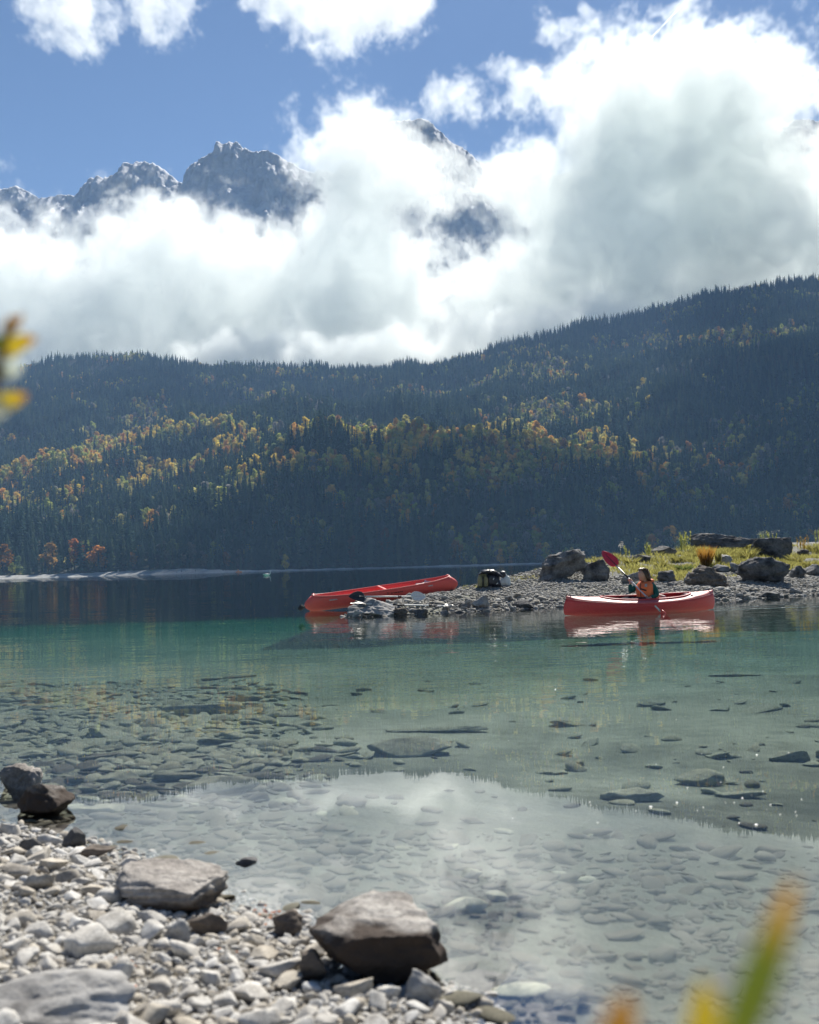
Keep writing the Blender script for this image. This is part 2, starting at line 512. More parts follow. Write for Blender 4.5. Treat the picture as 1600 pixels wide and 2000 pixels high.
# pale gravel beach along the foot of the hill
bu = np.linspace(-0.62, 0.62, 700); bt = np.linspace(0, 1, 14)
BU, BT = np.meshgrid(bu, bt)
bpx = 800 + FPX * BU
bh = beach_h(bpx)
wid = 6 + bh * 4.0
YB = SHORE - 2 - 3 * np.sin(BU * 31) - fbm(BU * 60, BU * 0, 3, 8) * 3 + BT * wid
XB = BU * YB
ZB = -0.25 + (bh + 0.3) * BT ** 0.85 + fbm(XB / 4, YB / 4, 3, 9) * 0.35 * BT
nt = NT('far_beach_gravel')
p = nt.pos()
f = nt.noise(p, 0.25, 8, 0.7)
f2 = nt.noise(nt.mapping(p, (0.03, 0.3, 0.8)), 1.0, 5, 0.6)
c = nt.ramp(f, [(0.3, (0.18, 0.18, 0.17)), (0.6, (0.42, 0.42, 0.40)), (0.8, (0.55, 0.55, 0.53))])
c = nt.mix(0.45, c, nt.ramp(f2, [(0.35, 0.35), (0.6, 1.0)]), 'MULTIPLY')
FB_MAT = nt.done(nt.bsdf(c, 0.95, nt.bump(f, 0.4), 0.1))
fb = link('far_beach', grid_mesh('far_beach', XB, YB, ZB), FB_MAT)
tag(fb, 'thin strip of pale gravel beach at the foot of the wooded hill', kind='structure')

# ------------------------------------------------------------------ tree meshes
def foliage_mat(name, tinted, base, trans=0.35):
    n = NT(name)
    r = n.rnd()
    f = n.noise(n.obj(), 0.55, 3, 0.6)
    if tinted:
        a = n.n('ShaderNodeAttribute', attribute_type='INSTANCER', attribute_name='tint')
        c = a.outputs['Color']
    else:
        c = n.ramp(r, [(0.0, (base[0] * 0.7, base[1] * 0.75, base[2] * 0.8)), (0.5, base), (1.0, (base[0] * 1.7, base[1] * 1.35, base[2] * 0.95))])
    c = n.mix(1.0, c, n.ramp(f, [(0.32, 0.62), (0.68, 1.3)]), 'MULTIPLY')
    d = n.n('ShaderNodeBsdfDiffuse'); n.l(c, d.inputs['Color'])
    tr = n.n('ShaderNodeBsdfTranslucent'); n.l(c, tr.inputs['Color'])
    mx = n.n('ShaderNodeMixShader'); mx.inputs[0].default_value = trans
    n.l(d.outputs[0], mx.inputs[1]); n.l(tr.outputs[0], mx.inputs[2])
    return n.done(mx.outputs[0])
SPRUCE_MAT = foliage_mat('spruce_needles', False, (0.058, 0.098, 0.080), 0.32)
LEAF_MAT = foliage_mat('autumn_leaves', True, (0.1, 0.1, 0.02), 0.55)
nt = NT('tree_bark')
f = nt.noise(nt.mapping(nt.obj(), (3, 3, 0.6)), 2.0, 5)
BARK_MAT = nt.done(nt.bsdf(nt.ramp(f, [(0.3, (0.05, 0.042, 0.035)), (0.7, (0.16, 0.14, 0.12))]), 0.9, nt.bump(f, 0.05), 0.1))

def tube_tris(pts, rads, n=6):
    V_, F_ = [], []
    for k, (p, r) in enumerate(zip(pts, rads)):
        p = Vector(p)
        d = (Vector(pts[min(k + 1, len(pts) - 1)]) - Vector(pts[max(k - 1, 0)])).normalized()
        a = d.orthogonal().normalized(); b = d.cross(a)
        if k and abs(a.dot(pa)) < 0.999:
            a = (pa - d * pa.dot(d)).normalized(); b = d.cross(a)
        pa = a
        for i in range(n):
            t = 2 * math.pi * i / n
            V_.append(p + (a * math.cos(t) + b * math.sin(t)) * r)
    for k in range(len(pts) - 1):
        for i in range(n):
            F_.append((k * n + i, k * n + (i + 1) % n, (k + 1) * n + (i + 1) % n, (k + 1) * n + i))
    V_.append(Vector(pts[-1])); e = len(V_) - 1; o = (len(pts) - 1) * n
    for i in range(n): F_.append((o + i, o + (i + 1) % n, e))
    V_.append(Vector(pts[0])); e = len(V_) - 1
    for i in range(n): F_.append(((i + 1) % n, i, e))
    return V_, F_

def spruce_crown(seed, levels=16, per=8, slim=0.17):
    """unit height spruce: whorls of drooping, kinked branch sprays"""
    r = random.Random(seed)
    V_, F_ = [], []
    z0 = r.uniform(0.06, 0.16)
    for l in range(levels):
        t = l / (levels - 1)
        z = z0 + (1 - z0) * t ** 0.92
        rad = slim * ((1 - t) ** 0.8) * r.uniform(0.8, 1.12) + 0.006
        if t < 0.12: rad *= 0.75
        nb = max(4, int(per * (1 - 0.45 * t)))
        a0 = r.uniform(0, 6.28)
        for b in range(nb):
            a = a0 + 6.283 * b / nb + r.uniform(-.28, .28)
            rr = rad * r.uniform(0.62, 1.2)
            if r.random() < 0.07: continue
            w = rr * r.uniform(0.34, 0.52) + 0.006
            ca, sa = math.cos(a), math.sin(a)
            dz = rr * r.uniform(0.25, 0.6)
            up = (1 - z0) / levels * 0.9
            o = len(V_)
            V_ += [(0, 0, min(1, z + up)), (ca * rr * .55 - sa * w, sa * rr * .55 + ca * w, z - dz * .5), (ca * rr * .6, sa * rr * .6, z + up * 0.15 - dz * .15),
                   (ca * rr * .55 + sa * w, sa * rr * .55 - ca * w, z - dz * .5), (ca * rr, sa * rr, z - dz * .75)]
            F_ += [(o, o + 1, o + 2), (o, o + 2, o + 3), (o + 1, o + 4, o + 2), (o + 2, o + 4, o + 3)]
    return V_, F_

def leaf_crown(seed, n=330, wide=0.30, low=0.18):
    """unit height broadleaf crown: leaf clumps on the shells of several lobes, with gaps between"""
    r = random.Random(seed)
    L = []
    for i in range(9):
        t = r.uniform(0.0, 1.0)
        rad = r.uniform(0.11, 0.2) * (1.15 - 0.5 * t)
        a = r.uniform(0, 6.28); q = wide * (1 - 0.75 * t ** 1.6) * r.uniform(0.15, 0.75)
        L.append((q * math.cos(a), q * math.sin(a), low + rad + (1 - low - 2 * rad) * t, rad))
    V_, F_ = [], []
    for i in range(n):
        cx, cy_, cz, rad = L[r.randrange(len(L))]
        d = Vector((r.gauss(0, 1), r.gauss(0, 1), r.gauss(0.15, 1))).normalized()
        c = Vector((cx, cy_, cz)) + d * rad * r.uniform(0.55, 1.06)
        nrm = (d + Vector((r.uniform(-.8, .8), r.uniform(-.8, .8), r.uniform(-.5, .9)))).normalized()
        a = nrm.orthogonal().normalized(); b = nrm.cross(a)
        t = r.uniform(0, 6.28); a, b = a * math.cos(t) + b * math.sin(t), b * math.cos(t) - a * math.sin(t)
        s = r.uniform(0.018, 0.042)
        o = len(V_)
        V_ += [c + a * s, c + b * s * .8 + nrm * s * .3, c - a * s * 1.1, c - b * s * .9 - nrm * s * .2]
        F_ += [(o, o + 1, o + 2), (o, o + 2, o + 3)]
    return V_, F_

def limbs(seed, top, n=5, r0=0.016, spread=0.2):
    r = random.Random(seed)
    V_, F_ = tube_tris([(0, 0, -0.03), (0.004, 0.003, top * .4), (r.uniform(-.02, .02), r.uniform(-.02, .02), top)], [r0 * 1.25, r0, r0 * 0.25], 6)
    for i in range(n):
        z = top * r.uniform(0.3, 0.8); a = r.uniform(0, 6.28)
        v, f_ = tube_tris([(0, 0, z), (math.cos(a) * spread * .5, math.sin(a) * spread * .5, z + .09), (math.cos(a) * spread, math.sin(a) * spread, z + .2)], [r0 * .5, r0 * .32, r0 * .1], 4)
        o = len(V_); V_ += v; F_ += [tuple(q + o for q in ff) for ff in f_]
    return V_, F_

spruce_c = [mesh_from('crown', *spruce_crown(100 + i, 15 + i % 3 * 2, 8, 0.13 + 0.022 * (i % 4)), smooth=False) for i in range(7)]
spruce_t = [mesh_from('trunk', *tube_tris([(0, 0, -0.03), (0, 0, .3), (0, 0, 0.93)], [0.014, 0.011, 0.002], 6)) for i in range(1)]
leaf_c = [mesh_from('crown', *leaf_crown(200 + i, 620 if i < 6 else 420, 0.26 + 0.03 * (i % 3), 0.1 + 0.04 * (i % 3)), smooth=False) for i in range(8)]
leaf_t = [mesh_from('trunk', *limbs(300 + i, 0.8, 6)) for i in range(8)]
for m in spruce_c: m.materials.append(SPRUCE_MAT)
for m in leaf_c: m.materials.append(LEAF_MAT)
for m in spruce_t + leaf_t: m.materials.append(BARK_MAT)

def joined(name, parts, mats):
    me = bpy.data.meshes.new(name)
    V_, F_, M_ = [], [], []
    for k, p in enumerate(parts):
        o = len(V_)
        V_ += [v.co[:] for v in p.vertices]; F_ += [tuple(i + o for i in q.vertices) for q in p.polygons]; M_ += [k] * len(p.polygons)
    me.from_pydata(V_, [], F_)
    for m in mats: me.materials.append(m)
    me.polygons.foreach_set('material_index', M_)
    return me

def instancer(name, meshes, mats, pts, idx, scl, rot, tint, label, kind='stuff'):
    """one stuff object: points that carry size, turn and colour, with the mesh variants instanced on them"""
    lib = bpy.data.collections.new(name + '_shapes')
    for i, m in enumerate(meshes):
        o = bpy.data.objects.new('%s_shape_%02d' % (name, i), m); lib.objects.link(o)
    me = bpy.data.meshes.new(name)
    me.from_pydata(np.asarray(pts).tolist(), [], [])
    a = me.attributes.new('variant', 'INT', 'POINT'); a.data.foreach_set('value', np.asarray(idx, np.int32))
    a = me.attributes.new('size', 'FLOAT_VECTOR', 'POINT'); a.data.foreach_set('vector', np.asarray(scl, np.float32).ravel())
    a = me.attributes.new('turn', 'FLOAT_VECTOR', 'POINT'); a.data.foreach_set('vector', np.asarray(rot, np.float32).ravel())
    if tint is not None:
        a = me.attributes.new('tint', 'FLOAT_COLOR', 'POINT')
        a.data.foreach_set('color', np.concatenate([np.asarray(tint, np.float32), np.ones((len(tint), 1), np.float32)], 1).ravel())
    ob = link(name, me)
    g_ = bpy.data.node_groups.new(name + '_scatter', 'GeometryNodeTree')
    g_.interface.new_socket('Geometry', in_out='INPUT', socket_type='NodeSocketGeometry')
    g_.interface.new_socket('Geometry', in_out='OUTPUT', socket_type='NodeSocketGeometry')
    N = g_.nodes.new; Lk = g_.links.new
    a_, b_ = N('NodeGroupInput'), N('NodeGroupOutput')
    ci = N('GeometryNodeCollectionInfo'); ci.inputs['Collection'].default_value = lib; ci.inputs['Separate Children'].default_value = True; ci.inputs['Reset Children'].default_value = True
    ip = N('GeometryNodeInstanceOnPoints'); ip.inputs['Pick Instance'].default_value = True
    def attr(nm, dt):
        q = N('GeometryNodeInputNamedAttribute'); q.data_type = dt; q.inputs['Name'].default_value = nm; return q.outputs[0]
    Lk(a_.outputs[0], ip.inputs['Points']); Lk(ci.outputs[0], ip.inputs['Instance'])
    Lk(attr('variant', 'INT'), ip.inputs['Instance Index'])
    e2r = N('FunctionNodeEulerToRotation'); Lk(attr('turn', 'FLOAT_VECTOR'), e2r.inputs[0]); Lk(e2r.outputs[0], ip.inputs['Rotation'])
    Lk(attr('size', 'FLOAT_VECTOR'), ip.inputs['Scale'])
    Lk(ip.outputs[0], b_.inputs[0])
    ob.modifiers.new('scatter', 'NODES').node_group = g_
    return tag(ob, label, kind=kind)

# ------------------------------------------------------------------ where the trees stand
stp = 6.1
tx, ty = np.meshgrid(np.arange(-1000, 1000, stp), np.arange(SHORE + 14, 2130, stp))
tx = tx.ravel() + nrng.uniform(-.48, .48, tx.size) * stp; ty = ty.ravel() + nrng.uniform(-.48, .48, ty.size) * stp
u_ = tx / ty
bank = SHORE + 4 + beach_h(800 + FPX * u_) * 4.2
keep = (np.abs(u_) < 0.46) & (ty > bank)
px_ = 800 + FPX * u_
clearing = ((px_ - 215) / 42) ** 2 + ((ty - 1985) / 22) ** 2 < 1
keep &= ~clearing
keep &= nrng.random(tx.size) < np.where(ty > 1500, 0.92, 0.92)
tx, ty, px_ = tx[keep], ty[keep], px_[keep]
tz = hill_z(tx, ty)
cl = fbm(tx / 70, ty / 70, 4, 61) + 0.35 * fbm(tx / 18, ty / 18, 2, 67)
lit_band = np.exp(-((ty - 1080 - 0.12 * np.abs(px_ - 800)) / 190) ** 2) * np.clip((1420 - px_) / 250, 0.15, 1)
shaded_right = np.clip((px_ - 450) / 400, 0, 1) * np.clip((1250 - ty) / 200, 0, 1)
leafy = cl + 0.42 * lit_band + 0.26 * shaded_right - 0.02 * (ty > 1500) + nrng.normal(0, .14, tx.size) > 0.26
hgt_ = nrng.uniform(14, 27, tx.size) * (1 + 0.45 * fbm(tx / 40, ty / 40, 2, 63)) * np.where(leafy, 0.72, 1.0) * np.where(ty > 1500, 0.85, 1.0) * np.where(nrng.random(tx.size) < 0.2, 0.65, 1)
pal = np.array([(0.78, 0.60, 0.13), (0.74, 0.44, 0.11), (0.42, 0.46, 0.12), (0.60, 0.55, 0.20), (0.46, 0.24, 0.09), (0.15, 0.20, 0.10), (0.26, 0.25, 0.23)])
pw = np.where(lit_band[:, None] > 0.35, np.array([.27, .17, .22, .2, .05, .07, .02])[None], np.where(shaded_right[:, None] > 0.3, np.array([.03, .06, .12, .08, .09, .38, .24])[None], np.array([.06, .05, .17, .16, .03, .33, .20])[None]))  # more golden tints where sunlit, duller where shaded: light put into the tree colours
pick = (pw.cumsum(1) > nrng.random(tx.size)[:, None]).argmax(1)
tint_ = np.minimum(pal[pick] * nrng.uniform(0.7, 1.25, (tx.size, 1)), 0.85)
near_ = np.abs(u_[keep]) < 0.375
size_ = np.where(near_, hgt_ / ty, 0)
sp_i = np.where(~leafy)[0]; lf_i = np.where(leafy)[0]
ind_sp = sp_i[np.argsort(-size_[sp_i] + (ty[sp_i] > SHORE + 75) * 1.0)][:300]
ind_lf = lf_i[np.argsort(-size_[lf_i] + (ty[lf_i] > SHORE + 110) * 1.0)][:150]
rest = np.ones(tx.size, bool); rest[ind_sp] = False; rest[ind_lf] = False

allm = [joined('spruce', [c, spruce_t[0]], [SPRUCE_MAT, BARK_MAT]) for c in spruce_c] + [joined('broadleaf', [c, t_], [LEAF_MAT, BARK_MAT]) for c, t_ in zip(leaf_c, leaf_t)]
ri = np.where(rest)[0]
var = np.where(leafy[ri], 7 + nrng.integers(0, 8, ri.size), nrng.integers(0, 7, ri.size))
wv = nrng.uniform(0.85, 1.2, ri.size)
forest = instancer('forest', allm, None, np.stack([tx[ri], ty[ri], tz[ri] - 0.3], 1), var, np.stack([hgt_[ri] * wv, hgt_[ri] * wv, hgt_[ri]], 1),
                   np.stack([nrng.normal(0, .02, ri.size), nrng.normal(0, .02, ri.size), nrng.uniform(0, 6.28, ri.size)], 1), tint_[ri],
                   'dense mixed forest of dark spruce and yellow autumn trees covering the hillside')
print('trees', tx.size, 'leafy', leafy.sum())

def tree(kind, x, y, z, h, wide, turn, var, tint=None, label='', group=None, cat='tree'):
    o = empty(kind, (x, y, z), turn)
    o.scale = (h * wide, h * wide, h)
    tag(o, label, cat, group)
    cr = link('crown', spruce_c[var % 7] if kind == 'spruce_tree' else leaf_c[var % 8], None, o)
    if tint is not None: cr['tint'] = [float(t_) for t_ in tint]
    link('trunk', spruce_t[0] if kind == 'spruce_tree' else leaf_t[var % 8], None, o)
    return o
HUE = ['golden yellow', 'orange', 'yellow green', 'pale yellow', 'rusty brown', 'dull green', 'greyish half bare']
def place(px):
    return 'behind the far beach' if px < 480 else 'above the canoe' if px < 930 else 'above the grassy spit' if px > 1050 else 'right of the canoe'
for i in ind_sp:
    tree('spruce_tree', tx[i], ty[i], tz[i] - .3, hgt_[i], rng.uniform(.85, 1.2), rng.uniform(0, 6.28), rng.randrange(7), None,
         'dark spruce in the front ranks of the forest %s' % place(px_[i]), 'spruces along the far shore')
for i in ind_lf:
    tree('broadleaf_tree', tx[i], ty[i], tz[i] - .3, hgt_[i], rng.uniform(.9, 1.25), rng.uniform(0, 6.28), rng.randrange(8), tint_[i],
         '%s autumn tree low on the wooded hillside %s' % (HUE[pick[i]], place(px_[i])), 'broadleaf trees low on the far hillside')
# the trees at the water that one can tell apart: (pixel x, foot row, height px, width factor, tint, label)
for px, py, hp, wf, tn, var, lb in [
    (96, 1119, 72, 1.25, (0.36, 0.22, 0.07), 0, 'russet round tree leftmost of the autumn clump behind the far beach'),
    (146, 1118, 76, 1.1, (0.40, 0.15, 0.05), 2, 'dark red tree in the middle of the autumn clump behind the far beach'),
    (192, 1114, 64, 1.3, (0.60, 0.26, 0.06), 1, 'bright orange red tree rightmost of the autumn clump behind the far beach'),
    (172, 1117, 40, 1.1, (0.13, 0.15, 0.09), 4, 'small grey green tree in front of the orange red tree on the far shore'),
    (8, 1122, 66, 1.2, (0.27, 0.13, 0.03), 5, 'rusty tree at the left edge above the end of the far beach'),
    (316, 1110, 62, 0.95, (0.09, 0.10, 0.085), 3, 'tall grey tree standing behind the middle of the far beach'),
    (374, 1108, 56, 1.0, (0.19, 0.18, 0.15), 5, 'pale grey half bare tree at the right end of the far beach'),
    (400, 1112, 36, 1.5, (0.20, 0.14, 0.08), 1, 'low brownish bush tree at the right end of the far beach'),
    (441, 1108, 40, 1.1, (0.33, 0.16, 0.06), 2, 'lone small orange tree above the orange boat on the far shore'),
    (272, 1085, 24, 1.2, (0.36, 0.26, 0.03), 0, 'small bright yellow tree half hidden behind the far beach'),
    (552, 1106, 46, 1.0, (0.15, 0.13, 0.07), 3, 'thin olive tree on the far shore behind the left end of the canoe'),
    (690, 1104, 66, 1.0, (0.16, 0.11, 0.075), 4, 'brown tree on the far shore above the middle of the canoe'),
    (755, 1102, 80, 0.8, (0.15, 0.085, 0.055), 6, 'tall reddish brown tree on the far shore above the canoe bow')]:
    yd = SHORE + 24 + (20 if py < 1090 else 0)
    v = at_dist(px, py, yd)
    tree('autumn_tree', v.x, yd, float(hill_z(np.array([v.x]), np.array([yd]))[0]) - .5 if py > 1090 else v.z, hp / FPX * yd, wf, rng.uniform(0, 6), var, tn, lb)
# ------------------------------------------------------------------ near ground: shore, lake floor, gravel spit
shore_px = [(-420, 1585), (-200, 1600), (0, 1618), (70, 1640), (140, 1652), (230, 1672), (330, 1705), (400, 1752), (450, 1788), (525, 1800), (600, 1832), (660, 1890), (760, 1935), (860, 1955), (885, 2010), (900, 2100)]
SHORE_W = [tuple(on_plane(a, b).xy) for a, b in shore_px] + [(0.35, 1.35), (0.9, 0.9), (2.2, 0.4), (6, -0.6), (6, -8), (-14, -8), (-14, 5.0)]
SPIT_F = [(-1.05, 21.62), (0.0, 22.1), (2.1, 23.2), (5.0, 24.5), (7.5, 25.3), (10, 26.9), (14, 29), (32, 35), (60, 42)]
SPIT_B = [(60, 95), (32, 70), (17, 54), (10, 46), (6, 40), (3.2, 35), (1.6, 31), (0.6, 28.0), (-0.6, 24.8), (-1.35, 22.1)]
SPIT_W = SPIT_F + SPIT_B
def line_dist(x, y, pl):
    d = np.full(np.shape(x), 1e9)
    for (ax, ay), (bx, by) in zip(pl[:-1], pl[1:]):
        u = np.clip(((x - ax) * (bx - ax) + (y - ay) * (by - ay)) / ((bx - ax) ** 2 + (by - ay) ** 2), 0, 1)
        d = np.minimum(d, np.hypot(x - ax - u * (bx - ax), y - ay - u * (by - ay)))
    return d
def signed(x, y, poly):
    return np.where(in_poly(x, y, poly), 1, -1) * edge_dist(x, y, poly)
def spit_z(x, y):
    s = signed(x, y, SPIT_W)
    sf = line_dist(x, y, SPIT_F); sb = line_dist(x, y, SPIT_B + SPIT_F[:1])
    hf = 0.55 * (1 - np.exp(-sf / 2.0)) + np.clip(sf - 3.0, 0, 8) * 0.11
    h = np.where(s > 0, np.minimum(hf, 0.30 * sb + 0.03), s * 0.36)
    h = h + (fbm(x / 1.7, y / 1.7, 4, 71) * 0.10 + fbm(x / 0.35, y / 0.35, 2, 73) * 0.02) * smooth01(s / 1.0 + 0.3)
    return h
def bed_z(x, y):
    s = np.maximum(-signed(x, y, SHORE_W), 0)
    z = -(0.30 * (1 - np.exp(-s / 3.2)) + 0.020 * np.maximum(s - 4.5, 0))
    z = z + fbm(x / 1.3, y / 1.3, 4, 81) * 0.035 * smooth01(s / 0.8) + fbm(x / 5, y / 5, 2, 83) * 0.09 * smooth01(s / 4)
    z = z - 0.012 * np.maximum(y - 26, 0) - 0.10 * np.maximum(y - 75, 0)
    return np.maximum(z, -9.5)
def land_z(x, y):
    s = signed(x, y, SHORE_W)
    h = np.where(s > 0, 0.115 * np.maximum(s, 0) ** 0.92, s * 0.11)
    return h + fbm(x / 0.5, y / 0.5, 4, 91) * 0.035 * smooth01(s / 0.35 + 0.2)
def ground_z(x, y):
    x = np.asarray(x, float); y = np.asarray(y, float)
    s = signed(x, y, SHORE_W)
    return np.where(s > -0.05, np.maximum(land_z(x, y), -0.2), np.maximum(bed_z(x, y), np.where(y > 17, spit_z(x, y), -99)))
def hit_ground(px, py, d0=1.5, d1=60.0):
    d = ray(px, py)
    ts = np.geomspace(d0, d1, 900) / d.y
    X = EYE.x + d.x * ts; Y = EYE.y + d.y * ts; Z = EYE.z + d.z * ts
    gap = Z - ground_z(X, Y)
    k = int(np.argmax(gap < 0)) if (gap < 0).any() else -1
    if k < 0 or Y[k] > 37:
        far_ = np.where((Y > 22) & (Y < 37), gap, 9e9); k = int(np.argmin(far_))
    return Vector((X[k], Y[k], Z[k]))

# lake floor
ub = np.linspace(-0.75, 0.75, 260)
yb = np.concatenate([np.geomspace(0.9, 45, 330), np.geomspace(47, SHORE + 6, 40)])
UB, YB_ = np.meshgrid(ub, yb)
XB_ = UB * (YB_ + 2.0)
ZB_ = bed_z(XB_, YB_)
ss = signed(XB_, YB_, SHORE_W)
ZB_ = np.where(ss > -0.4, ZB_ - 0.03 * smooth01((ss + 0.4) / 0.4), ZB_)
ZB_ = np.where(YB_ > SHORE - 60, ZB_ * np.clip((SHORE + 4 - YB_) / 64, 0.1, 1), ZB_)
nt = NT('lake_floor_marl')
p = nt.pos()
f1 = nt.noise(p, 0.9, 6, 0.6); f2 = nt.noise(p, 7.0, 5, 0.65); f3 = nt.n('ShaderNodeTexVoronoi', feature='DISTANCE_TO_EDGE'); f3.inputs['Scale'].default_value = 16.0; nt.l(p, f3.inputs['Vector'])
c = nt.ramp(f1, [(0.3, (0.25, 0.265, 0.195)), (0.6, (0.40, 0.42, 0.33)), (0.8, (0.48, 0.49, 0.39))])
c = nt.mix(0.55, c, nt.ramp(f2, [(0.35, 0.55), (0.62, 1.05)]), 'MULTIPLY')
sy_ = nt.n('ShaderNodeSeparateXYZ'); nt.l(p, sy_.inputs[0])
alg = nt.ramp(nt.math('ADD', nt.math('MULTIPLY', sy_.outputs['Y'], 0.1), nt.math('MULTIPLY', nt.math('SUBTRACT', f1, 0.5), 0.5)), [(0.45, 0.38), (0.80, 1.0)])
c = nt.mix(1.0, c, alg, 'MULTIPLY')          # brown algae film on the shallow shelf
BED_MAT = nt.done(nt.bsdf(c, 0.95, nt.bump(f2, 0.03), 0.1))
bed = tag(link('lake_floor', grid_mesh('lake_floor', XB_, YB_, ZB_), BED_MAT), 'pale silty lake floor under the clear green water', kind='structure')

# foreground shore
gx_, gy_ = np.meshgrid(np.arange(-4.2, 3.6, 0.03), np.arange(-1.2, 6.4, 0.03))
LZ = np.maximum(land_z(gx_, gy_), -0.5)
nt = NT('shore_grit')
p = nt.pos()
f1 = nt.noise(p, 30.0, 6, 0.7); f2 = nt.noise(p, 3.0, 4)
c = nt.ramp(f1, [(0.3, (0.09, 0.08, 0.07)), (0.5, (0.20, 0.19, 0.17)), (0.7, (0.32, 0.31, 0.285))])
c = nt.mix(0.4, c, nt.ramp(f2, [(0.3, (0.7, 0.62, 0.5)), (0.7, 1.0)]), 'MULTIPLY')
GRIT_MAT = nt.done(nt.bsdf(c, 0.95, nt.bump(f1, 0.012), 0.15))
shore = tag(link('shore_ground', grid_mesh('shore_ground', gx_, gy_, LZ), GRIT_MAT), 'sloping gravel ground of the near shore', kind='structure')

# spit
sx_, sy_ = np.meshgrid(np.concatenate([np.arange(-7, -2.2, 0.3), np.arange(-2.2, 13, 0.07), np.arange(13, 60, 0.8)]), np.concatenate([np.arange(16.0, 21, 0.25), np.arange(21.0, 38, 0.08), np.arange(38, 76, 0.8)]))
SZ = spit_z(sx_, sy_)
nt = NT('spit_gravel')
p = nt.pos()
f1 = nt.noise(p, 16.0, 6, 0.75); f2 = nt.noise(p, 0.7, 4); v = nt.n('ShaderNodeTexVoronoi'); v.inputs['Scale'].default_value = 22.0; nt.l(p, v.inputs['Vector'])
c = nt.ramp(f1, [(0.32, (0.08, 0.08, 0.07)), (0.5, (0.24, 0.235, 0.215)), (0.7, (0.38, 0.375, 0.345))])
sv = nt.n('ShaderNodeSeparateColor'); nt.l(v.outputs['Color'], sv.inputs[0])
c = nt.mix(0.5, c, nt.ramp(sv.outputs[0], [(0.1, 0.55), (0.9, 1.15)]), 'MULTIPLY')
c = nt.mix(nt.ramp(f2, [(0.5, 0.0), (0.7, 0.35)]), c, (0.20, 0.22, 0.09))
SPIT_MAT = nt.done(nt.bsdf(c, 0.95, nt.bump(v.outputs['Distance'], 0.04, 0.8), 0.1))
spit = tag(link('gravel_spit', grid_mesh('gravel_spit', sx_, sy_, SZ), SPIT_MAT), 'low gravel spit reaching into the lake from the right', kind='structure')

